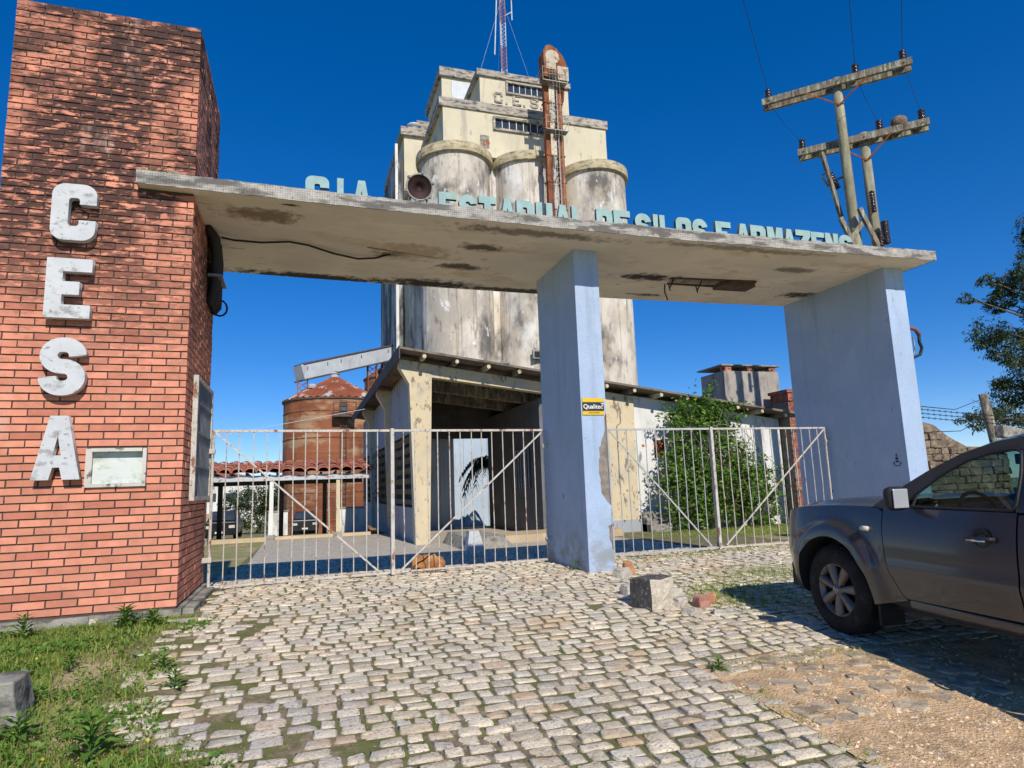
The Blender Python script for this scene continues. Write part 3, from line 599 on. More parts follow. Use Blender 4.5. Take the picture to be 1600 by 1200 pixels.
c = MB(); c.tube([(1.30, 8.0, SZ1), (1.30, 7.98, 5.0)], .012, 6); c.tube([(1.52, 8.0, SZ1), (1.52, 7.98, 5.0)], .012, 6); c.box(1.28, 1.60, 7.93, 8.05, SZ1, SZ1 + .025); c.build('bracket', m_metal, fl)
for k in range(6):
    a = R(20 + k * 60); c = MB(); c.box(-.016, .016, -.04, .02, -.012, .012); c.v = [(x + .183 * math.cos(a), y, z + .183 * math.sin(a)) for x, y, z in c.v]; tilt(c, 1.41, 7.9, 5.075); c.build('clip', m_metal, fl)

SZ1 = SZK; ZT = SZ0; SZ0 = ZT + sag(6.7)
# ceiling light fitting, wiring, cable bundle
fx = thing('ceiling_light', 'broken rusty strip light fitting hanging under the slab near the right pillar', 'lamp', (6.7, 9.3, SZ0))
m_fit = mat('fitting_rust', (.10, .06, .045), var=.4, vs_=6, rough=.7)
def along(p, q, t): return tuple(a + (b_ - a) * t for a, b_ in zip(p, q))
q0, q1 = (5.95, 9.28), (7.60, 9.18)
c = MB(); c.bar((q0[0], q0[1], SZ0 - .015), (q1[0], q1[1], SZ0 - .015), .03, .03); c.bar((q0[0] + .1, q0[1] + .30, SZ0 - .015), (q1[0] + .12, q1[1] + .36, SZ0 - .015), .03, .03); c.build('rail', m_fit, fx)
c = MB(); c.bar((6.95, 9.40, SZ0 - .045), (7.62, 9.38, SZ0 - .045), .30, .085); c.build('ballast_box', m_fit, fx)
c = MB(); c.bar((6.05, 9.42, SZ0 - .008), (6.95, 9.40, SZ0 - .008), .20, .014); c.build('tray', m_concrete, fx)
for x0 in (6.0, 6.55):
    c = MB(); c.tube([(x0, 9.28, SZ0 - .03), (x0 - .02, 9.40, SZ0 - .16), (x0 + .05, 9.50, SZ0 - .17), (x0 + .08, 9.58, SZ0 - .03)], .012, 6); c.build('wire', m_cable, fx, True)
c = MB(); c.tube([(5.95, 9.5, SZ0 - .06), (5.97, 9.55, SZ0 - .18), (6.06, 9.62, SZ0 - .30)], .012, 6); c.build('wire', m_cable, fx, True)
SZ0 = ZT + sag(.3)
cb = MB(); cb.tube([(-1.05, 8.95, SZ0 - .05), (-.9, 9.02, SZ0 - .05), (-.55, 9.08, SZ0 - .03), (-.2, 9.0, SZ0 - .02), (.05, 9.05, SZ0 - .03), (.4, 9.25, SZ0 - .05), (.75, 9.4, SZ0 - .05), (1.0, 9.34, SZ0 - .04), (1.2, 9.2, SZ0 - .012)], .014, 6)
tag(cb.build('loose_cable', m_cable, None, True), 'thin black cable sagging along the slab underside from the tower', 'cable')
cb = MB(); cb.tube([(.85, 9.0, SZ0 - .012), (1.9, 9.2, SZ0 - .012)], .011, 6); tag(cb.build('conduit', m_render_bare), 'short tan conduit fixed flat under the slab beside the cable end', 'conduit')
SZ0 = ZT
bd = thing('cable_bundle', 'thick black conduits and cables bundled on the tower under the slab', 'cable', (TX1, 9.0, 4.0))
for k, (yy_, r_) in enumerate(((9.00, .055), (9.13, .07), (9.28, .05), (9.42, .06))):
    c = MB(); c.tube([(TX1 + .02, yy_ - .25, SZ0 - .04), (TX1 + .09, yy_ - .15, SZ0 - .10), (TX1 + .10, yy_, SZ0 - .30), (TX1 + .08, yy_ + .12, SZ0 - .75 - .05 * k), (TX1 + .02, yy_ + .16, SZ0 - .95)], r_, 8); c.build('conduit', m_cable, bd, True)
c = MB(); c.tube([(TX1 + .06, 9.5, 3.95)] + [(TX1 + .10 + .10 * math.sin(R(a)), 9.62 + .06 * math.cos(R(a)), 3.80 - .10 * math.cos(R(a))) for a in range(-150, 151, 30)] + [(TX1 + .05, 9.7, 3.92)], .014, 6); c.build('loop', m_cable, bd, True)
c = MB(); c.box(TX1 + .02, TX1 + .19, 8.98, 9.55, 4.06, 4.09); c.build('strap', m_metal, bd)
# hooked conduit on the outer side of the right pillar
hk = thing('hooked_conduit', 'bent conduit hooked on the outer side of the right pillar', 'conduit', (9.85, 8.3, 3.3))
c = MB(); c.tube([(9.80, 8.30, 3.64), (9.92, 8.28, 3.66), (10.05, 8.26, 3.62), (10.11, 8.25, 3.52)], .032, 8); c.build('clay_elbow', mat('clay_pipe', (.24, .085, .05), var=.2), hk, True)
c = MB(); c.tube([(10.10, 8.25, 3.53), (10.09, 8.25, 3.40), (10.13, 8.25, 3.30), (10.08, 8.26, 3.18), (9.95, 8.28, 3.13), (9.80, 8.30, 3.13)], .026, 8); c.build('pipe', m_cable, hk, True)
c = MB(); c.tube([(10.02, 8.3, 3.5), (10.03, 8.3, 3.3), (9.99, 8.3, 3.2), (9.81, 8.32, 3.16)], .014, 6); c.build('pipe', m_metal, hk, True)
bx_ = MB(); bx_.box(9.825, 9.90, 8.22, 8.29, 2.20, 2.36); tag(bx_.build('junction_box', m_wood, bevel=.006), 'small brown box fixed to the outer edge of the right pillar', 'box')

# company sign on the middle pillar
sg = thing('wall_sign', 'small yellow and black rectangular sign on the middle pillar', 'sign', (3.94, 8.38, 2.27))
m_syel = mat('sign_yellow', (.72, .46, .02), var=.06, rough=.5); m_sblk = mat('sign_black', (.03, .03, .035), rough=.5); m_swht = mat('sign_white', (.7, .7, .72), rough=.5)
c = MB(); c.box(3.772, 4.105, 8.376, 8.389, 2.155, 2.395); c.build('panel', m_syel, sg)
c = MB(); c.box(3.773, 4.104, 8.372, 8.3755, 2.212, 2.337); c.build('band', m_sblk, sg)
def text(name, s_, x, z, size, y_, m, parent, off=0.0, ext=.001):
    cu = bpy.data.curves.new(name, 'FONT'); cu.body = s_; cu.size = size; cu.extrude = ext; cu.offset = off
    tmp = bpy.data.objects.new('tmp', cu); col.objects.link(tmp); dg = bpy.context.evaluated_depsgraph_get()
    me = bpy.data.meshes.new_from_object(tmp.evaluated_get(dg)); bpy.data.objects.remove(tmp)
    me.transform(Matrix.Translation((x, y_, z)) @ Matrix.Rotation(R(90), 4, 'X')); me.materials.clear(); me.name = name
    return link(name, me, m, parent)
text('lettering', 'Qualitec', 3.782, 2.245, .088, 8.3705, m_swht, sg, .0015)
c = MB(); c.lathe([(.0, -.001), (.012, -.001), (.012, .002)], (4.088, 8.370, 2.316), 10, 'y'); c.lathe([(.0, -.001), (.008, -.001), (.008, .002)], (4.064, 8.370, 2.318), 10, 'y'); c.lathe([(.0, -.001), (.009, -.001), (.009, .002)], (4.082, 8.370, 2.292), 10, 'y'); c.build('emblem', m_swht, sg)
c = MB()
for k in range(9): c.box(3.865 + k * .019, 3.877 + k * .019, 8.3735, 8.3755, 2.176, 2.198)
c.build('small_print', mat('sign_print', (.33, .17, .02)), sg)
# stencilled mark on the inner face of the right pillar
st = MB(); xs_ = 9.3945
def sbox(y0, y1, z0, z1): st.box(xs_ - .0015, xs_, y0, y1, z0, z1)
sbox(8.375, 8.385, 1.455, 1.50); sbox(8.355, 8.367, 1.45, 1.505); sbox(8.345, 8.395, 1.405, 1.445); sbox(8.34, 8.40, 1.365, 1.392)
st.tube([(xs_, 8.44, 1.365), (xs_, 8.43, 1.325), (xs_, 8.40, 1.308), (xs_, 8.34, 1.305), (xs_, 8.31, 1.32), (xs_, 8.295, 1.36)], .007, 5)
sbox(8.415, 8.425, 1.345, 1.375); sbox(8.31, 8.32, 1.345, 1.38)
st.build('stencil_mark', m_sblk, rgt)
h_ = MB(); h_.box(xs_ - .002, xs_, 9.82, 9.90, .87, .93); h_.build('rust_hole', m_black, rgt)
h_ = MB(); h_.box(3.7525, 3.7545, 9.19, 9.215, .99, 1.06); h_.build('rust_hole', m_rust, mid)
# ------------------------------------------------------------------ grain elevator block
silo = thing('grain_silo', 'tall stained concrete grain silo block with a pale yellow headhouse', 'silo', (16, 50, 0))
BC = (10.65, 16.29, 21.93); BY = 44.65; BR_, RR_ = 2.62, 2.86; GB = -2.0
for j in range(3):
    for i, bx in enumerate(BC):
        if j == 1 and i == 1: continue
        c = MB(); cy = BY + j * 5.64
        c.lathe([(BR_, GB), (BR_, 6), (BR_, 12), (BR_, 18), (BR_, 24.95)], (bx, cy, 0), 48); o = c.build('bin', m_silo, silo, True)
        c = MB(); c.lathe([(BR_ - .05, 24.9), (RR_, 24.93), (RR_ + .03, 25.2), (RR_, 25.62), (RR_ - .1, 25.68), (0, 25.68)], (bx, cy, 0), 48); c.build('rim', m_rim, o, False)
for bx in (13.47, 19.11):
    c = MB(); c.box(bx - .30, bx + .30, BY - .45, BY + .3, GB, 24.9); c.build('infill_strip', m_silo, silo)
hd = MB(); hd.box(9.6, 22.9, 43.6, 56, 25.6, 29.22); hh = hd.build('headhouse', m_yellow, silo)
c = MB(); c.box(9.3, 23.05, 43.48, 56.3, 29.22, 29.92); c.build('cornice', m_cornice, hh)
u1 = MB(); u1.box(13.05, 20.65, 45.5, 50.4, 29.9, 33.52); uo = u1.build('upper_storey', m_yellow, silo)
c = MB(); c.box(12.8, 20.82, 45.32, 50.7, 33.52, 34.05); c.build('cornice', m_cornice, uo)
u2 = MB(); u2.box(11.12, 16.5, 50.75, 57, 29.9, 36.6); u2o = u2.build('rear_storey', m_yellow, silo)
c = MB(); c.box(10.9, 16.8, 50.5, 57.3, 36.6, 37.4); c.build('cornice', m_cornice, u2o)
c = MB(); c.box(12.0, 14.9, 50.70, 50.746, 34.0, 36.3); c.build('white_panel', m_steelpanel, u2o)
def ribbon_window(parent, x0, x1, z0, z1, yf, n):
    c = MB(); t = .16
    c.box(x0 - t, x1 + t, yf - .22, yf - .002, z1, z1 + t); c.box(x0 - t, x1 + t, yf - .16, yf - .002, z0 - t, z0); c.box(x0 - t, x0, yf - .18, yf - .002, z0, z1); c.box(x1, x1 + t, yf - .18, yf - .002, z0, z1)
    w_ = c.build('window', m_cornice, parent)
    for k in range(n):
        a = x0 + (x1 - x0) * k / n; b_ = x0 + (x1 - x0) * (k + 1) / n
        c = MB(); c.box(a + .03, b_ - .03, yf - .03, yf - .003, z0, z1); c.build('pane', m_winglass, w_)
    c = MB()
    for k in range(1, n): a = x0 + (x1 - x0) * k / n; c.box(a - .03, a + .03, yf - .06, yf - .004, z0, z1)
    c.build('mullions', m_wallwhite, w_)
ribbon_window(uo, 15.35, 18.4, 32.42, 33.18, 45.5, 6)
ribbon_window(hh, 13.6, 17.6, 28.0, 28.75, 43.6, 7)
for ch, a in (('C', 14.2), ('.', 15.15), ('E', 15.75), ('.', 16.65), ('S', 17.25), ('.', 18.1), ('A', 18.75)):
    letter('relief_letter', ch, a, a + (.72 if ch != '.' else .16), 31.38, .92, 45.42, .078, m_cornice, uo, t=.17)
nb = MB(); nb.box(12.42, 13.1, 43.55, 43.598, 26.3, 27.3); nbo = nb.build('number_panel', m_concrete, hh)
text('number', '19', 12.52, 26.45, .62, 43.545, mat('red_number', (.35, .09, .04)), nbo, .02, .003)
st = MB(); st.box(7.85, 10.0, 51, 62, GB, 30.7); sto = st.build('stair_tower', m_yellow, silo)
c = MB(); c.box(7.55, 10.1, 50.7, 62.2, 30.7, 31.4); c.build('cornice', m_cornice, sto)
c = MB(); c.box(7.15, 7.846, 51.4, 62, GB, 28.8); c.build('side_bay', m_mould, sto)
c = MB(); c.box(7.10, 7.32, 51.0, 51.396, GB, 29.9); c.build('fin', m_wallwhite, sto)
c = MB(); c.lathe([(.42, 31.4), (.42, 32.15), (.60, 32.2), (.60, 32.32), (0, 32.5)], (8.9, 52, 0), 20); c.build('vent_cowl', m_steelpanel, sto, True)
c = MB(); c.box(9.3, 10.9, 53, 56.5, 29.9, 33.5); c.build('side_box', m_cornice, silo)
for k in range(5):
    c = MB(); y0 = 46.2 + k * 1.6; c.box(9.592, 9.599, y0, y0 + 1.2, 26.6, 28.4); c.build('side_panel', m_wallgrey, hh)
# small vent openings near the bin foot
for (x, z) in ((15.6, 10.2), (17.3, 9.6), (13.2, 9.3)):
    c = MB(); c.box(x - .35, x + .35, 41.7, 41.95, z - .3, z + .3); q = c.build('hatch', m_metal, silo); c = MB(); c.box(x - .25, x + .25, 41.66, 41.698, z - .2, z + .2); c.build('opening', m_black, q)

# bucket elevator in front of the bins
ev = thing('bucket_elevator', 'rusty twin-leg bucket elevator with a caged ladder climbing the silo front', 'elevator', (17.1, 40.6, 0))
for x in (16.63, 17.62):
    c = MB(); c.box(x - .2, x + .2, 40.4, 40.85, GB, 31.2); c.build('leg', m_rust, ev, bevel=.05)
    c = MB()
    for z in np.arange(2, 31, 2.05): c.box(x - .25, x + .25, 40.35, 40.9, z, z + .07)
    c.build('flange', m_rust, ev)
m_creamsteel = mat('cream_steel', (.52, .44, .33), var=.15, vs_=2, stains=[(RUSTY, (2, 2, 2), .55, .64, .9)])
c = MB(); pr_ = [(16.42, 30.6), (18.25, 30.4), (18.28, 31.5), (18.14, 32.05), (17.86, 32.55), (17.5, 32.93), (17.12, 33.15), (16.82, 33.16), (16.58, 32.98), (16.42, 32.6)]
c.prism(pr_, 'y', 40.15, 41.15); hd_ = c.build('head', m_rust, ev)
c = MB(); c.lathe([(0, 40.10), (.55, 40.10), (.55, 40.149)], (17.1, 0, 32.2), 24, 'y'); c.box(16.6, 17.35, 40.105, 40.148, 31.2, 32.2); c.build('cover_plate', m_creamsteel, hd_)
c = MB(); c.box(17.45, 18.3, 40.05, 40.148, 30.4, 31.5); c.build('side_plate', m_creamsteel, hd_)
c = MB(); c.box(16.75, 17.5, 40.09, 40.147, 30.45, 30.95); c.build('opening', m_black, hd_)
c = MB(); c.bar((18.0, 40.7, 30.4), (17.95, 40.9, 29.2), .32, .32); c.bar((17.95, 40.9, 29.3), (17.55, 41.4, 26.4), .26, .26); c.build('spout', m_rust, ev)
c = MB()
for x in (16.98, 17.34): c.tube([(x, 40.25, 0), (x, 40.25, 31)], .025, 5)
for z in np.arange(.4, 31, .4): c.tube([(16.98, 40.25, z), (17.34, 40.25, z)], .016, 4)
lad = c.build('ladder', m_steelpanel, ev)
c = MB()
for z in np.arange(3, 31, .95):
    c.tube([(17.16 + .42 * math.cos(R(a)), 40.2 + .55 * math.sin(R(a)), z) for a in range(180, 361, 20)], .013, 4)
for a in (200, 235, 270, 305, 340): c.tube([(17.16 + .42 * math.cos(R(a)), 40.2 + .55 * math.sin(R(a)), z) for z in (3, 31)], .009, 4)
c.build('cage', m_creamsteel, lad)
for z, w_ in ((26.2, .85), (30.0, .95)):
    c = MB(); c.box(17.1 - w_, 17.1 + w_, 39.75, 40.35, z, z + .05); pf = c.build('platform', m_metal, ev)
    c = MB()
    for zz in (.55, 1.05): c.tube([(17.1 - w_, 41.3, z + zz), (17.1 - w_, 39.75, z + zz), (17.1 + w_, 39.75, z + zz), (17.1 + w_, 41.3, z + zz)], .018, 5)
    for x in (-w_, 0, w_): c.tube([(17.1 + x, 39.75, z), (17.1 + x, 39.75, z + 1.05)], .018, 5)
    c.build('railing', m_creamsteel, pf)
c = MB()
for z in np.arange(4, 25, 4): c.bar((16.4, 41.0, z), (16.4, 42.6, z - .3), .07, .07); c.bar((17.85, 41.0, z), (17.85, 42.6, z - .3), .07, .07)
for z in np.arange(2, 30, 2.05): c.bar((16.63, 40.38, z), (17.62, 40.38, z), .06, .1)
c.build('wall_tie', m_rust, ev)

# lattice radio mast
ms = thing('radio_mast', 'slim red and white lattice radio mast on top of the silo headhouse', 'mast', (15.95, 48, 34))
m_mred = mat('mast_red', (.42, .20, .17), var=.2); m_mwht = mat('mast_white', (.62, .62, .64), var=.1)
tri = [(15.95 + .27 * math.cos(R(a)), 48 + .27 * math.sin(R(a))) for a in (90, 210, 330)]
for s_i in range(8):
    z0 = 34 + s_i * 2.2; mm = m_mwht if s_i % 2 == 0 else m_mred; c = MB()
    for (x, y) in tri: c.tube([(x, y, z0), (x, y, z0 + 2.2)], .035, 5)
    for k in range(6):
        za = z0 + k * 2.2 / 6
        for a in range(3):
            p, q = tri[a], tri[(a + 1) % 3]; c.tube([(p[0], p[1], za), (q[0], q[1], za + 2.2 / 6)], .018, 4)
    c.build('section', mm, ms)
c = MB(); c.tube([(15.05, 47.6, 37.2), (15.35, 47.6, 42.2), (15.36, 47.6, 46)], .05, 6); c.build('whip_antenna', m_mwht, ms)
c = MB(); c.tube([(16.2, 48, 41.4), (16.85, 48, 41.9)], .04, 5); c.tube([(16.85, 48, 41.1), (16.85, 48, 43)], .05, 6); c.build('side_antenna', m_mwht, ms)
for q in ((18.3, 47.2, 34.05), (13.3, 47.2, 34.05), (15.9, 50.2, 34.05)):
    c = MB(); c.tube([(15.95, 48, 43), q], .012, 3); c.build('guy_wire', m_mwht, ms)
rl = MB(); rl.tube([(18.6, 45.6, 34), (18.6, 45.6, 34.7)], .03, 5); rl.lathe([(0, .0), (.16, .05), (.2, .16), (.16, .28), (0, .32)], (18.6, 45.6, 34.7), 14); tag(rl.build('beacon_lamp', m_mwht), 'tiny globe lamp on the roof edge of the silo headhouse', 'lamp')

# ------------------------------------------------------------------ weigh-shed / office with the sloping roof
OY = 20.0; og = -.46
off_ = thing('weigh_shed', 'cream weighing shed with a sloping roof, open front bay and white wall', 'building', (9, 24, og))
RS = -.1375
def rz(x): return 5.42 + RS * (x - 2.84)
def roof_piece(name, x0, x1, y0, y1, th=.07):
    c = MB(); c.prism([(x0, rz(x0)), (x1, rz(x1)), (x1, rz(x1) + th), (x0, rz(x0) + th)], 'y', y0, y1); return c.build(name, m_roofsheet, off_)
roof_piece('roof', 2.80, 17.6, 19.35, 27.0)
roof_piece('roof', 2.80, 6.4, 27.004, 38.8)
c = MB(); c.box(2.76, 2.796, 19.34, 38.8, 5.12, 5.52); c.build('fascia', m_darkint, off_)
for k in range(14):
    x = 3.55 + k * 1.02
    c = MB(); c.bar((x, 19.42, rz(x) - .085), (x, 26.9, rz(x) - .085), .10, .15); r_ = c.build('rafter', m_wood if k % 2 else m_cream, off_)
    c = MB(); c.lathe([(0, 19.395), (.062, 19.395), (.062, 19.418)], (x, 0, rz(x) - .10), 10, 'y'); c.build('end_cap', m_cream, r_)
# portal frames with tapered columns
for k, py in enumerate((20.0, 26.3, 32.6)):
    c = MB(); c.prism([(3.32, og - .1), (3.75, og - .1), (3.88, rz(3.88) - .62), (3.86, rz(3.86) - .19), (2.86, rz(2.86) - .19), (2.86, rz(2.86) - .42), (3.17, rz(3.17) - .92)], 'y', py, py + .42); c.build('column', m_cream, off_)
    if k == 0:
        c = MB(); c.prism([(3.84, rz(3.84) - .19), (3.845, rz(3.845) - .60), (9.8, rz(9.8) - .50), (9.8, rz(9.8) - .19)], 'y', py + .03, py + .38); c.build('beam', m_cream, off_)
for py in (22.2, 24.5):
    c = MB(); c.prism([(3.5, rz(3.5) - .19), (3.5, rz(3.5) - .65), (9.8, rz(9.8) - .55), (9.8, rz(9.8) - .19)], 'y', py, py + .3); c.build('beam', m_wood, off_)  # dark wood colour paints the bay's shade onto these inner beams
m_slat = mat('brown_slat', (.13, .105, .075), var=.3, vs_=3)
# left wall with louvres between the columns
for y0, y1 in ((20.43, 26.29), (26.73, 32.59), (33.03, 38.5)):
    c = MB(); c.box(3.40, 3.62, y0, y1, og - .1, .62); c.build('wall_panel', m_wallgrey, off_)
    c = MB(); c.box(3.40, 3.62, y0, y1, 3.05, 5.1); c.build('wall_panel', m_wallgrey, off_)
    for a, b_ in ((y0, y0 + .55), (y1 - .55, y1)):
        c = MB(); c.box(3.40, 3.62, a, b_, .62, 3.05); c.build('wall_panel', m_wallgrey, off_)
    c = MB(); c.box(3.59, 3.62, y0 + .55, y1 - .55, .62, 3.05); lw = c.build('louvre', m_darkint, off_)
    for q in range(7):
        z = .80 + q * .34; c = MB(); c.bar((3.42, y0 + .56, z), (3.42, y1 - .56, z), .045, .20, up=(-.55, 0, 1)); c.build('slat', m_slat, lw)
    c = MB(); c.box(3.41, 3.5, (y0 + y1) / 2 - .06, (y0 + y1) / 2 + .06, .62, 3.05); c.build('mullion', m_slat, lw)
c = MB(); c.prism([(3.7, 3.25), (10.8, 3.25), (10.8, rz(10.8) - .02), (3.7, rz(3.7) - .02)], 'y', 26.75, 26.95); c.build('dark_soffit_board', m_darkint, off_)  # dark board added in place of the shaded soffit at the bay's back
# inner right wall of the bay, its window; front wall
c = MB(); c.box(7.6, 9.82, 20.45, 26.9, og - .1, 4.1); c.build('inner_wall', mat('dark_inner_wall', (.15, .15, .155), var=.15), off_)  # one even dark grey over the whole inner wall
c = MB(); c.box(7.57, 7.598, 21.5, 23.4, 1.1, 2.5); iw = c.build('window', m_winglass, off_)
for k in range(7): c = MB(); c.box(7.555, 7.568, 21.6 + k * .28, 21.63 + k * .28, 1.1, 2.5); c.build('bar', m_steelpanel, iw)
c = MB(); c.prism([(9.83, og - .1), (10.85, og - .1), (10.9, rz(10.9) - .19), (9.83, rz(9.83) - .19)], 'y', 19.93, 20.4); c.build('pilaster', m_cream, off_)
c = MB(); c.prism([(10.9, og - .3), (17.0, og - .3), (17.0, rz(17.0) - .15), (10.92, rz(10.92) - .15)], 'y', 20.05, 20.4); fw_ = c.build('front_wall', m_wallwhite, off_)
c = MB(); c.box(11.65, 12.05, 20.03, 20.049, 2.0, 2.6); c.build('vent_plate', m_rust, fw_)
c = MB(); c.box(9.85, 11.2, 19.90, 19.928, og - .1, -.05); c.build('plinth', m_wallgrey, off_)
c = MB(); c.tube([(10.35, 19.9, 3.4), (10.35, 19.9, 3.2), (10.2, 19.91, 3.1), (10.2, 19.91, 1.0)], .012, 5); c.build('downpipe', m_metal, off_)
c = MB()
for k in range(3): c.box(10.9, 11.7, 19.3 + k * .25, 19.9, og - .05, og + .25 + k * .2)
c.build('step', m_concrete, off_)
# chimney with brick feet under its cap, and the brick pier at the wall end
ch_ = thing('chimney', 'squat grey rendered chimney with a thin cap slab above the white wall', 'chimney', (16.4, 21.3, 3.6))
m_chim = mat('chimney_render', (.36, .32, .27), var=.15, vs_=1.5, stains=[((.15, .14, .13), (3, 3, .7), .5, .66, .8), ((.50, .44, .36), (5, 5, 1), .56, .68, .6)])
c = MB(); c.box(15.25, 17.75, 20.7, 22.2, 3.2, 5.25); c.build('stack', m_chim, ch_)
for x in (15.32, 16.35, 17.35):
    c = MB(); c.box(x, x + .30, 20.72, 21.0, 5.25, 5.45); c.build('brick', m_brick, ch_)
c = MB(); c.box(15.15, 17.85, 20.66, 22.3, 5.45, 5.50); c.build('cap', m_concrete, ch_)
bp_ = thing('brick_pier', 'narrow rough brick pier with a broken hollow top at the end of the white wall', 'pier', (17.5, 19.8, og))
c = MB(); c.box(17.06, 17.92, 19.52, 20.36, og - .3, 3.95); c.build('mortar_core', m_render_bare, bp_)
m_brickold = mat('old_brick', (.33, .105, .06), var=.3, vs_=4, rnd=.25, stains=[((.07, .05, .04), (2, 2, 4), .5, .62, .9), ((.45, .38, .30), (3, 3, 6), .60, .68, .8)])
for i in range(42):
    z = og + .02 + i * .105
    for k in range(3):
        if hsh(i, k, 4) < .12: continue
        x0 = 17.04 + k * .30 + (.08 if i % 2 else 0); c = MB(); c.box(x0, min(x0 + .285, 17.95), 19.50, 19.58, z, z + .088, .006); c.build('brick', m_brickold, bp_)
c = MB(); c.box(17.02, 17.3, 19.45, 20.4, 3.95, 4.25); c.box(17.68, 17.96, 19.45, 20.4, 3.95, 4.25); c.box(16.95, 18.05, 19.4, 20.45, 4.25, 4.36); c.build('cap', m_brickold, bp_)
# kerbs and platform in the bay
pl = thing('loading_kerb', 'low concrete loading platform with a sloped end beside the cream column', 'platform', (5, 18.5, og))
c = MB(); c.prism([(4.1, og - .1), (4.35, -.14), (5.35, -.14), (5.75, og - .1)], 'y', 17.6, 20.2); c.build('ramp_block', m_concrete, pl)
c = MB(); c.box(5.76, 9.6, 18.7, 20.4, og - .1, og + .22); c.build('platform_slab', mat('sandy_concrete', (.50, .38, .24), var=.15, vs_=2), pl)
c = MB(); c.prism([(4.2, og - .1), (4.28, .05), (4.55, .05), (4.72, og - .1)], 'y', 17.2, 17.5); tag(c.build('painted_bollard', m_white), 'small white painted concrete wedge by the loading platform', 'bollard')
# blue sheet-metal building and palm seen through the bay
bm_ = thing('metal_shed', 'pale blue corrugated metal shed seen through the open bay', 'building', (8, 34, -.7))
for k in range(8):
    c = MB(); x0 = 5.6 + k * .66; c.box(x0, x0 + .652, 34 + .02 * (k % 2), 34.1, -1.3, 1.33); c.build('sheet', m_blueMetal, bm_)
    c = MB(); c.box(x0, x0 + .652, 33.985 + .02 * (k % 2), 34.1, 1.30, 5.2); c.build('sheet', m_blueMetal, bm_)
c = MB(); c.box(5.6, 10.9, 34.1, 40, -1.3, 5.2); c.build('body', m_galv, bm_)

for k in range(3):
    c = MB(); c.box(4.4 + k * .6, 4.4 + k * .6 + .592, 27.3 + .02 * (k % 2), 27.4, -1.0, 4.5); c.build('sheet', m_blueMetal, bm_)
# ------------------------------------------------------------------ carport
cp = thing('carport', 'low carport with a wavy clay tile roof on slim posts inside the yard', 'carport', (0, 28, -.45))
m_cpbeam = mat('carport_beam', (.48, .50, .52), var=.1, stains=[(RUSTY, (4, 4, 9), .56, .64, .8)])
c = MB(); c.box(-3.6, 2.6, 25.95, 26.05, 1.70, 1.90); c.build('front_beam', m_cpbeam, cp)
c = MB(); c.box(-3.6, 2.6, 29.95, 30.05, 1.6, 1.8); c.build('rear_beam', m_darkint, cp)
for x, mm in ((-1.03, m_wallwhite), (1.36, m_cream), (-3.3, m_darkint)):
    c = MB(); c.box(x - .07, x + .07, 26.0, 26.14, -.5, 1.70); c.build('post', mm, cp)
    c = MB(); c.box(x - .15, x + .15, 25.9, 26.2, -.6, -.28); c.build('post_base', m_concrete, cp)
for x in (-3.2, -.78, 1.0):
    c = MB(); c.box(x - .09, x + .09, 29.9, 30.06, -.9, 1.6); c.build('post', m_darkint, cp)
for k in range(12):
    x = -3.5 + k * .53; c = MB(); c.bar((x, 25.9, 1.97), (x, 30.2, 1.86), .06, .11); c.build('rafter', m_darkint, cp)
tv = [(.205 * math.cos(R(a)), .135 * math.sin(R(a))) for a in range(-10, 191, 20)]
c = MB(); V = []
for yy_, zz_, s_ in ((0, 0, 1), (1.2, .0, .9)):
    for (u, w_) in tv: V.append((u * s_, yy_, w_ * s_ + zz_))
n = len(tv); c.add(V, [(i, i + 1, n + i + 1, n + i) for i in range(n - 1)])
Vi = [(x * .86, y_, z * .80) for x, y_, z in V]; c.add(Vi, [(i, n + i, n + i + 1, i + 1) for i in range(n - 1)]); c.f += [(i, 2 * n + i, 2 * n + i + 1, i + 1) for i in range(n - 1)]
tme = mesh_np('roof_tile', c.v, c.f, False); tme.materials.append(m_terra)
for r_ in range(4):
    for k in range(15):
        o = bpy.data.objects.new('roof_tile', tme); col.objects.link(o); o.parent = cp; o.matrix_parent_inverse = root_world(cp).inverted()
        o.location = (-3.5 + k * .43 + random.uniform(-.015, .015), 25.72 + r_ * 1.05, 2.03 + r_ * .13 + random.uniform(-.012, .012)); o.rotation_euler = (.09, 0, random.uniform(-.02, .02))
        sm = None
c = MB(); c.grid([[(-3.7 + 6.3 * i / 40, y_, 2.0 + .03 * math.cos(i * 1.2) + .124 * (y_ - 25.75)) for y_ in (25.75, 30.0)] for i in range(41)]); c.build('pan_tiles', m_terra, cp, True)
c = MB(); c.box(-4.6, 2.6, 26.2, 26.45, -.6, -.36); tag(c.build('kerb', mat('sand_kerb', (.55, .42, .26), var=.12)), 'sandy concrete kerb running along the carport front', 'kerb')
c = MB(); c.box(-4.0, -3.75, 25.9, 30, -.6, 1.9); c.build('side_wall', m_darkint, cp)

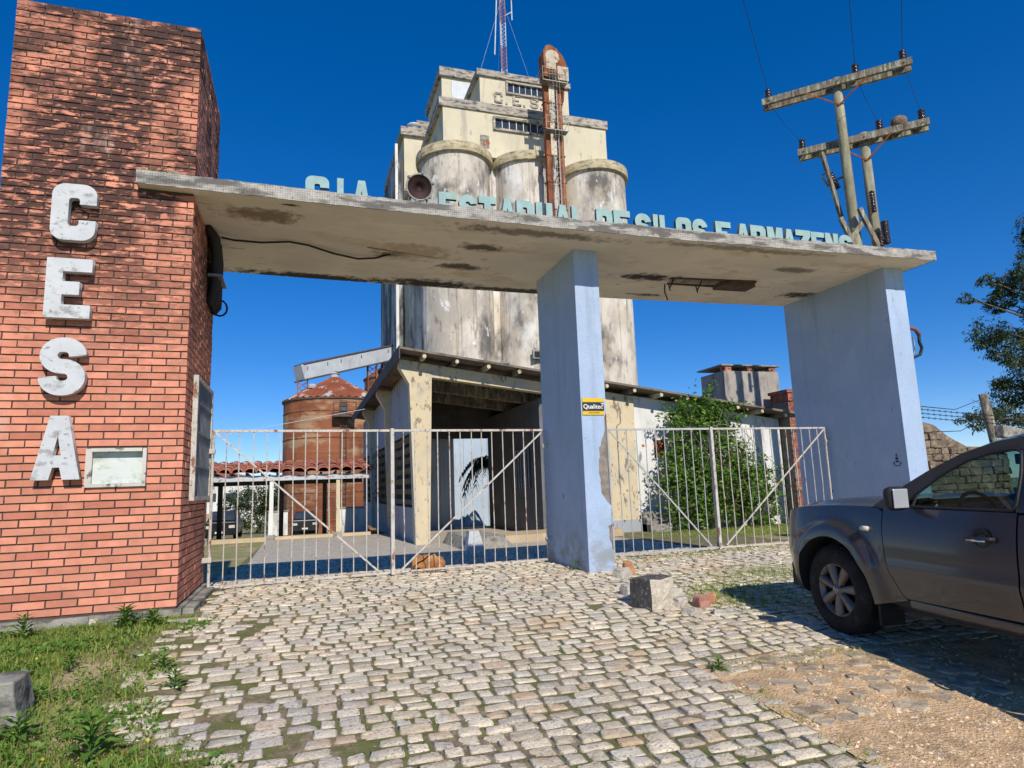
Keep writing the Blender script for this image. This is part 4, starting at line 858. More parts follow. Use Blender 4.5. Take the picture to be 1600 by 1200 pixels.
# low white walls, far building, steel silos, conveyor
def lowwall(x0, x1, y, z0, z1, lab):
    c = MB(); c.box(x0, x1, y, y + .2, z0, z1); o = c.build('low_wall', m_wallwhite); tag(o, lab, 'wall'); c = MB(); c.box(x0 - .05, x1 + .05, y - .05, y + .25, z1, z1 + .08); c.build('coping', m_concrete, o)
lowwall(-1.9, -.75, 44, -1.75, .1, 'short white masonry wall just left of the parked car behind the carport')
lowwall(2.0, 3.6, 38, -1.3, .28, 'white masonry wall between the carport and the weighing shed')
wr = thing('warehouse', 'distant white warehouse with red roof edges behind the carport', 'building', (-14, 100, -3))
c = MB(); c.box(-19, -4.5, 100, 120, -4, 3.2); c.build('wall', m_wallwhite, wr)
c = MB(); c.prism([(-19.5, 3.2), (-4, 3.2), (-11.8, 5.0)], 'y', 99.7, 120); c.build('roof', mat('red_roof', (.30, .10, .07), var=.2), wr)
c = MB(); c.box(-20, -9, 92, 93, -4, -1.0); c.build('annexe', mat('salmon', (.45, .28, .20)), wr)
for k in range(5): c = MB(); c.box(-18 + k * 2.6, -16.4 + k * 2.6, 99.9, 99.98, .5, 1.6); c.build('window', m_winglass, wr)
def steel_silo(label, cx, cy, rad, z0, ze, za):
    s_ = thing('steel_silo', label, 'silo', (cx, cy, z0), 'rusty steel silos')
    c = MB(); c.lathe([(rad, z0 - 1)] + [(rad, z0 + (ze - z0) * i / 8) for i in range(9)], (cx, cy, 0), 56); c.build('wall', m_rustsilo, s_, True)
    c = MB()
    for k in range(44):
        a0, a1 = 2 * math.pi * k / 44, 2 * math.pi * (k + 1) / 44
        c.add([(cx + (rad + .12) * math.cos(a), cy + (rad + .12) * math.sin(a), ze - .05 + h) for a, h in ((a0, 0), (a1, 0), ((a0 + a1) / 2, .12))] + [(cx + .3 * math.cos(a), cy + .3 * math.sin(a), za + h) for a, h in ((a0, 0), (a1, 0), ((a0 + a1) / 2, .03))], [(0, 2, 5, 3), (2, 1, 4, 5)])
    c.build('roof', m_rustroof, s_)
    c = MB(); c.lathe([(rad + .03, ze - .12), (rad + .10, ze - .10), (rad + .10, ze), (rad, ze + .01)], (cx, cy, 0), 56); c.build('eave_ring', m_darkint, s_)
    c = MB(); c.lathe([(.32, za - .1), (.32, za + .25), (.4, za + .27), (0, za + .45)], (cx, cy, 0), 16); c.build('cap', m_galv, s_)
    for k in range(5):
        z = z0 + (ze - z0) * (k + .5) / 5; c = MB(); c.lathe([(rad + .0, z - .03), (rad + .035, z - .02), (rad + .035, z + .02), (rad, z + .03)], (cx, cy, 0), 56); c.build('hoop', m_rust, s_)
    c = MB(); lx, ly = cx + rad * .12, cy - rad - .15
    for d_ in (-.2, .2): c.tube([(lx + d_, ly, z0), (lx + d_, ly, ze - .3)], .03, 4)
    for z in np.arange(z0, ze - .3, .35): c.tube([(lx - .2, ly, z), (lx + .2, ly, z)], .02, 4)
    c.build('ladder', m_darkint, s_)
    c = MB(); c.box(lx - .7, lx + .8, ly - .7, ly + .2, ze - 1.5, ze - 1.4); c.tube([(lx - .7, ly - .7, ze - .5), (lx + .8, ly - .7, ze - .5)], .03, 4); c.tube([(lx - .7, ly - .7, ze - 1.4), (lx - .7, ly - .7, ze - .5)], .03, 4); c.tube([(lx + .8, ly - .7, ze - 1.4), (lx + .8, ly - .7, ze - .5)], .03, 4); c.box(lx - .3, lx + .3, ly + .05, ly + .14, ze - 1.4, ze - .5); c.build('landing', m_darkint, s_)
    c = MB(); c.lathe([(.0, 0), (.3, .05), (.36, .25), (.2, .35), (0, .36)], (cx - rad * .45, cy - rad * .35, ze + (za - ze) * .45), 12); c.build('roof_vent', m_galv, s_)
steel_silo('rusty corrugated steel silo with a streaked cone roof behind the carport', 2.32, 50.2, 3.62, -1.62, 7.80, 9.75)
steel_silo('second rusty steel silo half hidden behind the weighing shed', 8.6, 62.0, 3.0, -2.2, 11.6, 13.6)
cv = thing('conveyor_bridge', 'long pale steel conveyor gallery sloping up from the steel silo to the concrete silo', 'conveyor', (3, 50, 8))
A_, B_ = (-.28, 50.2, 10.05), (7.0, 54.0, 12.55)
def cvp(t, dz=0, dy=0): return (A_[0] + (B_[0] - A_[0]) * t, A_[1] + (B_[1] - A_[1]) * t + dy, A_[2] + (B_[2] - A_[2]) * t + dz)
c = MB(); c.bar(cvp(0), cvp(1), 1.3, 1.10); c.build('gallery', m_galv, cv)
c = MB(); c.bar(cvp(0, .62), cvp(1, .62), 1.5, .09); c.build('roof', m_darkint, cv)
c = MB(); c.bar(cvp(0, -.62), cvp(1, -.62), 1.35, .1); c.build('floor', m_darkint, cv)
for t in (.08, .28, .42, .64, .95):
    c = MB(); p = cvp(t, .12, -.70); c.box(p[0] - .09, p[0] + .09, p[1] - .02, p[1] + .06, p[2] - .13, p[2] + .13); c.build('window', m_winglass, cv)
for t in (.04, .78, .95):
    c = MB(); p = cvp(t, -.6); zb = 7.9 if t < .1 else 10.3 - .3
    for dx in (-.35, .35):
        for dy in (-.4, .4): c.tube([(p[0] + dx, p[1] + dy, p[2]), (p[0] + dx, p[1] + dy, zb - (1.5 if t > .1 else 0))], .05, 5)
    for zz in (.2, .6): c.tube([(p[0] - .35, p[1] - .4, p[2] - zz), (p[0] + .35, p[1] - .4, p[2] - zz - .5)], .03, 4); c.tube([(p[0] + .35, p[1] - .4, p[2] - zz), (p[0] - .35, p[1] - .4, p[2] - zz - .5)], .03, 4)
    c.build('trestle', m_rust, cv)
c = MB(); c.bar((2.4, 51.0, 10.3), (2.32, 50.4, 9.9), .25, .25); c.build('chute', m_darkint, cv)
# ------------------------------------------------------------------ pickup truck (x forward, y to its left, z up; origin under the front axle)
m_paint = mat('graphite_paint', (.047, .047, .053), var=.05, vs_=2, rough=.30, metal=.25, spec=.5, bump=(200, .006), coat=.65, stains=[((.10, .085, .07), (3, 3, 3), .58, .75, .3, 3), ((.15, .12, .085), (6, 6, 6), .45, .7, .45, 5, .30, -.05)])
m_trim = mat('black_plastic', (.022, .022, .024), rough=.55, var=.15)
m_tyre = mat('tyre', (.020, .019, .018), rough=.9, var=.3, vs_=9, stains=[((.06, .05, .04), (14, 14, 14), .56, .7, .6)])
m_alloy = mat('alloy', (.17, .152, .135), rough=.42, metal=.5, var=.12, stains=[((.14, .11, .08), (9, 9, 9), .55, .7, .5)])
m_glass = glass_mat('car_glass', (.46, .60, .57)); m_chrome = mat('chrome', (.6, .6, .6), rough=.12, metal=1.0); m_lampc = mat('lamp_lens', (.55, .52, .45), rough=.2)
m_mirror = mat('mirror_glass', (.50, .52, .54), rough=.35, metal=.35, bump=(10, .005)); m_seat = mat('seat_fabric', (.05, .05, .055), rough=.9)  # mirror's pale base colour stands in for the sky it would reflect
trk = thing('pickup_truck', 'dark grey double cab pickup parked at the right edge with its nose toward the gate', 'pickup truck', (5.53, 4.83, -.205), rot=(R(1.2), 0, R(-4.5)))
T90 = Matrix.Rotation(R(90), 4, 'Z')     # local x forward -> +Y
def tbuild(mb, name, m, parent=None, smooth=False, bevel=0):
    me = mesh_np(name, mb.v, mb.f, smooth); me.transform(T90); me.materials.append(m)
    o = bpy.data.objects.new(name, me); col.objects.link(o); o.parent = parent or trk
    if bevel:
        b = o.modifiers.new('b', 'BEVEL'); b.width = bevel; b.segments = 2; b.limit_method = 'ANGLE'; b.angle_limit = R(35)
    return o
def interp(x, P): return float(np.interp(x, [p[0] for p in P], [p[1] for p in P]))
def side_y(x, z):
    y = .952 - .060 * max(0, (z - .74) / .42) ** 2 - .045 * max(0, (.74 - z) / .35) ** 2
    y += .012 * math.exp(-((z - .66) / .05) ** 2)          # crease along the doors
    rr = math.hypot(x, z - .40); y += .045 * (1 / (1 + math.exp((rr - .58) / .018))) * (1 if z > .3 else 0)
    rr = math.hypot(x + 3.095, z - .40); y += .035 * math.exp(-((rr - .47) / .075) ** 2) * (1 if z > .3 else 0)
    if x > .34: y -= .26 * ((x - .34) / .54) ** 2.6
    return y
def gh_y(z): return .895 - .46 * max(0, z - 1.12)
hoodline = [(-.62, 1.135), (-.40, 1.138), (0, 1.130), (.35, 1.105), (.60, 1.070), (.78, 1.005), (.875, .86)]
def resample(P, n):
    d = [0]
    for a, b_ in zip(P[:-1], P[1:]): d.append(d[-1] + math.dist(a, b_))
    return [(float(np.interp(d[-1] * i / (n - 1), d, [p[0] for p in P])), float(np.interp(d[-1] * i / (n - 1), d, [p[1] for p in P]))) for i in range(n)]
def door_cut(z): return interp(z, [(.40, -.80), (.47, -.735), (.60, -.665), (.75, -.625), (.95, -.605), (1.13, -.60)])
def mirror_mb(mb):
    n = len(mb.v); mb.v += [(x, -y, z) for x, y, z in mb.v]; mb.f += [tuple(i + n for i in f[::-1]) for f in mb.f]; return mb
for sgn, lab in ((1, 'left'), (-1, 'right')):
    S = lambda x, z: (x, sgn * side_y(x, z), z)
    fl_ = (lambda mb: mb) if sgn > 0 else (lambda mb: (setattr(mb, 'f', [f[::-1] for f in mb.f]) or mb))
    # front wing: ruled between arch and outline
    NA = 44
    arch_ = [(.455 * math.cos(R(a)), .40 + .455 * math.sin(R(a))) for a in np.linspace(188, -14, NA)]
    outl = resample([(-.775, .42)] + [(door_cut(z) + .004, z) for z in (.47, .6, .75, .95, 1.05)] + [(-.596, 1.12)] + hoodline[1:] + [(.90, .70), (.885, .52), (.84, .34)], NA)
    c = MB(); c.grid([[S(a[0] + (o_[0] - a[0]) * t, a[1] + (o_[1] - a[1]) * t) for t in np.linspace(0, 1, 12)] for a, o_ in zip(arch_, outl)]); fl_(c)
    wg = tbuild(c, 'front_wing', m_paint, None, True)
    c = MB(); c.grid([[(a[0], sgn * (side_y(*a) - d_), a[1]) for d_ in (0, .03, .30)] for a in arch_]); tbuild(c, 'arch_liner', m_trim, wg, True)
    c = MB(); c.tube([(-.47, sgn * .952, .955), (-.40, sgn * .952, .957)], .021, 10); tbuild(c, 'side_indicator', m_lampc, wg, True)
    # doors
    for nm, xl, xr in (('front_door', lambda z: door_cut(z) - .004, lambda z: -1.735 + .03 * max(0, .7 - z)), ('rear_door', lambda z: -1.747 + .03 * max(0, .7 - z), lambda z: interp(z, [(.42, -2.40), (.60, -2.55), (.85, -2.70), (1.16, -2.74)]))):
        zs_ = np.linspace(.435, 1.135, 22)
        c = MB(); c.grid([[S(xl(z) + (xr(z) - xl(z)) * t, z + .012 * t) for z in zs_] for t in np.linspace(0, 1, 14)]); fl_(c); fl_(c) if False else None
        dr = tbuild(c, nm, m_paint, None, True)
        hx = xr(.95) + .24
        c = MB(); c.tube([(hx - .10, sgn * .942, .965), (hx - .08, sgn * .978, .965), (hx + .08, sgn * .978, .960), (hx + .10, sgn * .942, .960)], .016, 8); h1 = tbuild(c, 'door_handle', m_trim, dr, True)
        c = MB(); c.tube([(hx - .07, sgn * .990, .955), (hx + .07, sgn * .990, .952)], .010, 8); tbuild(c, 'chrome_strip', m_chrome, h1, True)
        c = MB(); c.lathe([(0, sgn * .918), (.06, sgn * .945), (.072, sgn * .940)], (hx, 0, .965), 18, 'y'); tbuild(c, 'handle_cup', m_trim, dr, True)
    # sill and gap backing
    c = MB(); c.grid([[(x, sgn * y_, z) for y_, z in ((.912, .428), (.918, .40), (.90, .345), (.82, .32))] for x in np.linspace(-.80, -2.55, 8)]); fl_(c); tbuild(c, 'sill', m_paint, None, True)
    c = MB(); c.box(-2.72, -.42, sgn * .86 - .01, sgn * .86 + .01, .36, 1.12); tbuild(c, 'body_inner', m_trim)
    # greenhouse frame: outer roofline against the window openings
    outer = [(-.46, 1.125), (-.70, 1.285), (-.95, 1.435), (-1.20, 1.555), (-1.45, 1.63), (-1.80, 1.675), (-2.30, 1.68), (-2.62, 1.64), (-2.80, 1.43), (-2.86, 1.15)]
    def gy(p, d_=0): return (p[0], sgn * (gh_y(p[1]) - d_), p[1])
    wf_top = [(-.80, 1.165), (-.92, 1.27), (-1.08, 1.395), (-1.26, 1.495), (-1.45, 1.55), (-1.66, 1.572)]
    wf = [(-.80, 1.150)] + wf_top + [(-1.70, 1.40), (-1.715, 1.158)]
    wr_ = [(-1.795, 1.160), (-1.785, 1.40), (-1.765, 1.577), (-2.0, 1.587), (-2.30, 1.577), (-2.50, 1.52), (-2.64, 1.36), (-2.66, 1.170)]
    c = MB()
    top_in = wf_top + [(-1.715, 1.574)] + wr_[2:6]
    no = 30; oo = resample(outer[:8], no); ii = resample(top_in, no)
    c.grid([[gy((a[0] + (b_[0] - a[0]) * t, a[1] + (b_[1] - a[1]) * t), .012 * t) for t in np.linspace(0, 1, 5)] for a, b_ in zip(oo, ii)]); 
    c.grid([[gy(p) for p in row_] for row_ in [[(-1.715, 1.15), (-1.755, 1.15), (-1.795, 1.15)], [(-1.70, 1.40), (-1.745, 1.40), (-1.785, 1.40)], [(-1.66, 1.577), (-1.71, 1.582), (-1.765, 1.582)]]])
    c.grid([[gy(p) for p in row_] for row_ in [[(-2.66, 1.15), (-2.86, 1.15)], [(-2.64, 1.36), (-2.83, 1.40)], [(-2.50, 1.52), (-2.66, 1.61)]]])
    c.grid([[gy(p) for p in row_] for row_ in [[(-.46, 1.125), (-.62, 1.12), (-.80, 1.12)], [(-.56, 1.20), (-.68, 1.165), (-.80, 1.165)]]])
    gf = tbuild(c, 'window_frame', m_paint, None, False)
    c = MB(); wl = wf + [wf[0]]
    c.tube([gy(p, -.004) for p in resample(wl, 40)], .011, 6); wl = wr_ + [wr_[0]]; c.tube([gy(p, -.004) for p in resample(wl, 40)], .011, 6); tbuild(c, 'window_seal', m_trim, gf, True)
    c = MB(); c.add([gy(p, .010) for p in wf], [tuple(range(len(wf)))]); tbuild(c, 'front_side_glass', m_glass)
    c = MB(); c.add([gy(p, .010) for p in wr_], [tuple(range(len(wr_)))]); tbuild(c, 'rear_side_glass', m_glass)
    c = MB(); c.bar((-.90, sgn * (gh_y(1.30) + .004), 1.28), (-.885, sgn * (gh_y(1.14) + .004), 1.145), .018, .014); tbuild(c, 'quarter_bar', m_trim, gf)
    # door mirror
    c = MB(); c.box(-.93, -.83, min(sgn * .93, sgn * 1.15), max(sgn * .93, sgn * 1.12), 1.13, 1.315); mr = tbuild(c, 'door_mirror', m_trim, None, True, .045)
    c = MB(); c.box(-.942, -.9305, min(sgn * .965, sgn * 1.13), max(sgn * .965, sgn * 1.10), 1.15, 1.297); tbuild(c, 'mirror_glass', m_mirror, mr, False, .02)
    # rear bed side
    c = MB(); a2 = [(-3.095 + .455 * math.cos(R(a)), .40 + .455 * math.sin(R(a))) for a in np.linspace(188, -8, NA)]
    o2 = resample([(-4.40, .45), (-4.42, .8), (-4.40, 1.14), (-3.6, 1.15), (-2.90, 1.15), (-2.76, 1.15), (-2.72, .9), (-2.58, .62), (-2.43, .42)], NA)
    c.grid([[S(a[0] + (o_[0] - a[0]) * t, a[1] + (o_[1] - a[1]) * t) for t in np.linspace(0, 1, 10)] for a, o_ in zip(a2, o2)]); fl_(c); tbuild(c, 'bed_side', m_paint, None, True)
    # wheels
    for wx in (0, -3.095):
        yo = sgn * .955; q = -sgn
        c = MB(); c.lathe([(.225, yo + q * .03), (.245, yo + q * .005), (.30, yo + q * .002), (.345, yo + q * .015), (.372, yo + q * .04), (.380, yo + q * .08), (.380, yo + q * .19), (.372, yo + q * .225), (.34, yo + q * .255), (.23, yo + q * .255)], (wx, 0, .38), 48, 'y'); wh = tbuild(c, 'wheel', m_tyre, None, True)
        c = MB()
        for k in range(60):
            a = 2 * math.pi * k / 60
            for yy_ in (.075, .15, .215):
                c.box(-.013, .013, min(yo + q * (yy_ - .028), yo + q * (yy_ + .028)), max(yo + q * (yy_ - .028), yo + q * (yy_ + .028)), .376, .388); m8 = len(c.v)
                for i in range(m8 - 8, m8): x, y_, z = c.v[i]; c.v[i] = (wx + x * math.cos(a) - z * math.sin(a), y_, .38 + x * math.sin(a) + z * math.cos(a))
        tbuild(c, 'tread', m_tyre, wh)
        c = MB(); c.lathe([(.20, yo + q * .075), (.218, yo + q * .03), (.240, yo + q * .022), (.246, yo + q * .03), (.235, yo + q * .06)], (wx, 0, .38), 40, 'y'); rim = tbuild(c, 'rim', m_alloy, wh, True)
        c = MB(); c.lathe([(0, yo + q * .11), (.22, yo + q * .12), (.226, yo + q * .05)], (wx, 0, .38), 32, 'y'); tbuild(c, 'brake_disc', m_black, wh, True)
        for k in range(7):
            a = 2 * math.pi * k / 7 + .32; c = MB()
            pl_ = [(.035, .026), (.10, .033), (.17, .043), (.225, .050)]; rows_ = []
            for r_, w_ in pl_:
                rows_.append([(r_, -w_, .062), (r_, -w_ * .75, .028 + .006 * (r_ < .1)), (r_, 0, .020 + .006 * (r_ < .1)), (r_, w_ * .75, .028 + .006 * (r_ < .1)), (r_, w_, .062)])
            c.grid([[(wx + r_ * math.cos(a) - t * math.sin(a), yo + q * d_, .38 + r_ * math.sin(a) + t * math.cos(a)) for r_, t, d_ in rw] for rw in rows_]); tbuild(c, 'spoke', m_alloy, wh, True)
        c = MB(); c.lathe([(0, yo + q * .012), (.030, yo + q * .013), (.036, yo + q * .022), (.052, yo + q * .028), (.06, yo + q * .05)], (wx, 0, .38), 24, 'y'); hb = tbuild(c, 'hub_cap', m_alloy, wh, True)
        c = MB(); c.tube([(wx - .014, yo + q * .0105, .392), (wx, yo + q * .0105, .366), (wx + .014, yo + q * .0105, .392)], .0028, 5); c.lathe([(.0235, yo + q * .0115), (.0265, yo + q * .0105), (.028, yo + q * .013)], (wx, 0, .38), 24, 'y'); tbuild(c, 'emblem', m_chrome, wh)
        for k in range(5):
            a = 2 * math.pi * k / 5; c = MB(); c.lathe([(0, yo + q * .026), (.009, yo + q * .027), (.009, yo + q * .05)], (wx + .06 * math.cos(a), 0, .38 + .06 * math.sin(a)), 8, 'y'); tbuild(c, 'wheel_bolt', m_black, wh)
        c = MB(); c.box(wx - .50, wx - .475, min(sgn * .70, sgn * .93), max(sgn * .70, sgn * .93), .17, .50); tbuild(c, 'mud_flap', m_black)
# bonnet, windscreen, roof, nose, bed, underside
c = MB(); hl = resample(hoodline, 18)
c.grid([[(x - .06 * (abs(t) ** 3) * 0 , t * side_y(x, z), z + .050 * (1 - abs(t) ** 2.6) + (.022 if abs(abs(t) - .62) < .14 else 0)) for t in np.linspace(-1, 1, 25)] for x, z in hl[:-1]]); bn = tbuild(c, 'bonnet', m_paint, None, True)
c = MB(); ws = resample([(-.50, 1.165), (-.80, 1.345), (-1.10, 1.505), (-1.36, 1.605)], 8)
c.grid([[(x + .10 * (1 - t * t), t * (gh_y(z) - .03), z + .02 * (1 - t * t)) for t in np.linspace(-1, 1, 11)] for x, z in ws]); tbuild(c, 'windscreen', m_glass, None, True)
c = MB(); rf = resample([(-1.34, 1.600), (-1.50, 1.645), (-1.80, 1.677), (-2.30, 1.682), (-2.62, 1.64)], 12)
c.grid([[(x + .06 * (1 - t * t) * (1 if x > -1.6 else 0), t * gh_y(z), z + .045 * (1 - t ** 4)) for t in np.linspace(-1, 1, 17)] for x, z in rf]); rfo = tbuild(c, 'roof', m_paint, None, True)
c = MB(); c.tube([(-2.2, .1, 1.78), (-2.35, .1, 1.98)], .006, 5); tbuild(c, 'aerial', m_black, rfo)
c = MB(); c.add([(-2.63, -.62, 1.62), (-2.63, .62, 1.62), (-2.86, .86, 1.15), (-2.86, -.86, 1.15)], [(0, 1, 2, 3)]); tbuild(c, 'rear_window', m_glass)
c = MB(); c.grid([[(x + .0, t * side_y(x, z) * .998, z) for t in np.linspace(-1, 1, 9)] for x, z in ((.88, .84), (.90, .70), (.885, .52), (.84, .34))]); tbuild(c, 'front_bumper', m_trim, None, True)
for s_ in (-1, 1):
    c = MB(); c.grid([[(x + .012, s_ * (side_y(x, z) - d_), z) for d_ in (0, .12, .26)] for x, z in ((.80, .95), (.87, .86), (.90, .76))]); tbuild(c, 'headlight', m_lampc, None, True)
c = MB(); c.box(-4.38, .78, -.80, .80, .30, .52); c.box(-4.40, -2.90, -.86, .86, .52, .72); c.box(-4.42, -4.36, -.86, .86, .5, 1.12); c.box(-2.92, -2.86, -.86, .86, .5, 1.15); c.box(-.30, .7, -.72, .72, .5, .98); tbuild(c, 'chassis', m_trim)
c = MB(); c.box(-.95, -.45, -.80, .80, .75, 1.14); dsh = tbuild(c, 'dashboard', m_trim, None, True, .08)
c = MB(); c.tube([(-1.02 + .06 * math.sin(R(a)), .38 + .18 * math.cos(R(a)), 1.08 + .17 * math.sin(R(a))) for a in range(0, 361, 20)], .016, 6); tbuild(c, 'steering_wheel', m_trim, None, True)
for y_ in (.38, -.38):
    c = MB(); c.box(-1.70, -1.20, y_ - .25, y_ + .25, .62, .80); c.bar((-1.62, y_, .78), (-1.86, y_, 1.34), .46, .13); st_ = tbuild(c, 'seat', m_seat, None, False, .05)
    c = MB(); c.bar((-1.87, y_, 1.36), (-1.92, y_, 1.53), .26, .09); tbuild(c, 'headrest', m_seat, st_, False, .03)
c = MB(); c.box(-2.75, -2.3, -.62, .62, .62, .8); c.bar((-2.62, 0, .78), (-2.74, 0, 1.34), 1.2, .12); tbuild(c, 'rear_bench', m_seat, None, False, .05)
c = MB(); c.box(-1.18, -1.14, -.12, .12, 1.46, 1.54); c.tube([(-1.16, 0, 1.54), (-1.10, 0, 1.64)], .012, 5); tbuild(c, 'rear_view_mirror', m_trim)
c = MB(); c.box(-1.75, -1.40, .22, .62, 1.56, 1.585); tbuild(c, 'sun_visor', m_seat); c = MB(); c.tube([(-1.52, .05, 1.60), (-1.50, .05, 1.45), (-1.54, .05, 1.36), (-1.62, .05, 1.36)], .018, 6); tbuild(c, 'grab_strap', m_trim, None, True)

# small parked cars behind / under the carport
def far_car(label, x, y, mcol):
    z = gzs(x, y) - .03; k = thing('parked_car', label, 'car', (x, y, z), 'cars parked behind the carport')
    c = MB(); c.prism([(-.80, .30), (.80, .30), (.86, .62), (.80, .92), (.70, .98), (-.70, .98), (-.80, .92), (-.86, .62)], 'y', -2.1, 1.9); c.v = [(a + x, b_ + y, d_ + z) for a, b_, d_ in c.v]; c.build('body', mcol, k, bevel=.05)
    c = MB(); c.add([(a * w_ + x, b_ + y, d_ + z) for b_, d_, w_ in ((-1.0, .97, .70), (-.45, 1.46, .56), (.7, 1.46, .56), (1.0, .97, .70)) for a in (-1, 1)], [(0, 1, 3, 2), (2, 3, 5, 4), (4, 5, 7, 6), (0, 2, 4, 6), (1, 7, 5, 3)]); c.build('cabin', mcol, k)
    c = MB(); c.add([(a * w_ + x, b_ + y, d_ + z) for b_, d_, w_ in ((-.96, 1.0, .64), (-.50, 1.42, .53)) for a in (-1, 1)], [(0, 1, 3, 2)]); c.v = [(a, b_ - .03, d_ + .02) for a, b_, d_ in c.v]; c.build('windscreen', m_winglass, k)
    for s_ in (-1, 1):
        c = MB(); c.box(x + s_ * .60 - .14, x + s_ * .60 + .14, y - 2.13, y - 2.10, z + .66, z + .80); c.build('headlight', m_lampc, k)
        for yy_ in (-1.3, 1.2):
            c = MB(); c.lathe([(0, -.1), (.25, -.1), (.31, -.06), (.31, .06), (.25, .1), (0, .1)], (x + s_ * .72, y + yy_, z + .31), 20, 'x'); c.build('wheel', m_tyre, k, True)
    c = MB(); c.box(x - .4, x + .4, y - 2.12, y - 2.101, z + .5, z + .64); c.build('grille', m_black, k); c = MB(); c.box(x - .18, x + .18, y - 2.135, y - 2.121, z + .40, z + .50); c.build('number_plate', m_swht, k)
m_carblk = mat('dark_car_paint', (.02, .022, .026), rough=.3, coat=.4); m_carblk2 = mat('black_car_paint', (.012, .012, .013), rough=.35)
far_car('dark blue car parked facing the gate beside the white wall behind the carport', .28, 46, m_carblk)
far_car('black car in the shade at the left end of the carport', -3.9, 38.5, m_carblk2)

# ------------------------------------------------------------------ power poles
def insulator(P, parent, h=.42, r=.11, n=4, axis=(0, 0, 1)):
    P = Vector(P); ax = Vector(axis).normalized(); prof = [(r * .35, 0)]
    for k in range(n): z = h * (k + .3) / n; prof += [(r, z), (r * .95, z + h * .35 / n), (r * .45, z + h * .55 / n)]
    prof += [(r * .5, h), (0, h + .02)]
    c = MB(); c.lathe(prof, (0, 0, 0), 14); q = Vector((0, 0, 1)).rotation_difference(ax).to_matrix()
    c.v = [tuple(q @ Vector(v) + P) for v in c.v]; return c.build('insulator', m_porc, parent, True)
D_ = Vector((-.70, .714, 0)); PN = Vector((.714, .70, 0))
wires = []
def power_pole(label, base, top, t0, t1, ins, cut=False):
    p = thing('power_pole', label, 'power pole', (base[0], base[1], -.5), 'paired power poles')
    c = MB(); b_ = Vector(base); t_ = Vector(top); c.tube([b_ + (t_ - b_) * k / 6 + Vector((.03 * math.sin(k), 0, 0)) for k in range(7)], [.19 - .055 * k / 6 for k in range(7)], 14); c.build('pole', m_pole, p, True)
    za = top[2] - .22; C_ = Vector((top[0], top[1], za)) - PN * .02
    for s_ in (-1, 1):
        c = MB(); o_ = PN * (.20 * s_); c.bar(C_ + D_ * t0 + o_, C_ + D_ * t1 + o_, .11, .22); c.build('crossarm', m_wood, p)
    c = MB()
    for t in (t0 * .9, t1 * .9, 0): c.bar(C_ + D_ * t - PN * .3, C_ + D_ * t + PN * .3, .03, .03)
    c.build('bolt', m_metal, p)
    for t in (t0 * .42, t1 * .42):
        c = MB(); c.bar(C_ + D_ * t - Vector((0, 0, .1)) - PN * .27, Vector((top[0], top[1], za - .75)) - PN * .15, .015, .05); c.build('brace', m_rust, p)
    for t in ins:
        q = C_ + D_ * t + Vector((0, 0, .11)); insulator(q, p); wires.append(q + Vector((0, 0, .36)))
    return p
p1 = power_pole('nearer weathered wooden power pole with the higher crossarm above the slab', (16.35, 15.0, -.6), (16.2, 14.9, 13.75), -2.05, 2.25, (2.05, -.55, -1.85))
p2 = power_pole('farther wooden power pole with the lower crossarm and a bird nest', (17.1, 14.95, -.6), (17.0, 14.86, 11.95), -1.75, 1.95, (1.8, -.45, -1.6))
# raking struts, fuse cutouts and arresters on the poles
for (a, b_) in (((16.10, 14.55, 9.2), (16.75, 14.5, 7.7)), ((15.47, 14.7, 8.9), (15.9, 14.7, 8.0)), ((15.55, 15.2, 11.3), (16.2, 15.3, 9.0)), ((16.28, 14.6, 8.85), (15.65, 14.7, 8.1))):
    c = MB(); c.bar(a, b_, .09, .14); c.build('strut', m_wood, p1)
insulator((16.16, 15.3, 10.18), p1, .62, .10, 7, (-.40, .1, 1)); insulator((16.72, 14.6, 9.15), p2, .70, .085, 8); insulator((16.96, 14.5, 8.1), p2, .75, .12, 9); insulator((16.72, 14.5, 8.0), p2, .45, .10, 5)
c = MB(); c.tube([(15.63, 15.4, 10.6), (15.89, 15.4, 10.27)], .03, 6); c.tube([(16.05, 15.3, 10.45), (16.35, 15.0, 10.55)], .035, 6); c.tube([(15.9, 15.35, 10.8), (15.63, 15.4, 10.6)], .02, 5); c.build('fuse_cutout', m_metal, p1)
c = MB(); c.tube([(16.95, 14.8, 8.5), (16.85, 14.5, 8.3), (16.98, 14.5, 8.12)], .03, 6); c.tube([(17.0, 14.8, 9.3), (16.74, 14.6, 9.3)], .025, 5); c.build('arrester_bracket', m_metal, p2)
nest = MB(); nest.lathe([(.0, -.24), (.15, -.20), (.22, -.05), (.21, .10), (.12, .20), (.10, .12), (.0, .08)], (0, 0, 0), 16, 'x'); nest.v = [(x + 17.0 + .70 * 1.0, y + 14.86 - .714 * 1.0, z + 12.03) for x, y, z in nest.v]
tag(nest.build('bird_nest', mat('mud_nest', (.20, .14, .09), var=.3, vs_=12, bump=(20, .9)), None, True), 'round mud bird nest sitting on the lower crossarm', 'nest')
ov = [(1.3, 3.7, 14.8), (2.8, 1.9, 15.2), (4.9, 2.4, 15.4)]
for k, (a, b_) in enumerate(zip(wires[:3], ov)):
    c = MB(); a = Vector(a); b_ = Vector(b_); c.tube([a + (b_ - a) * t - Vector((0, 0, 1.2 * t * (1 - t) * .2)) for t in np.linspace(0, 1, 12)], .009, 4)
    tag(c.build('power_line', m_cable), 'thin black overhead wire running from the ' + ('left', 'middle', 'right')[k] + ' insulator of the higher crossarm', 'wire', 'overhead wires')
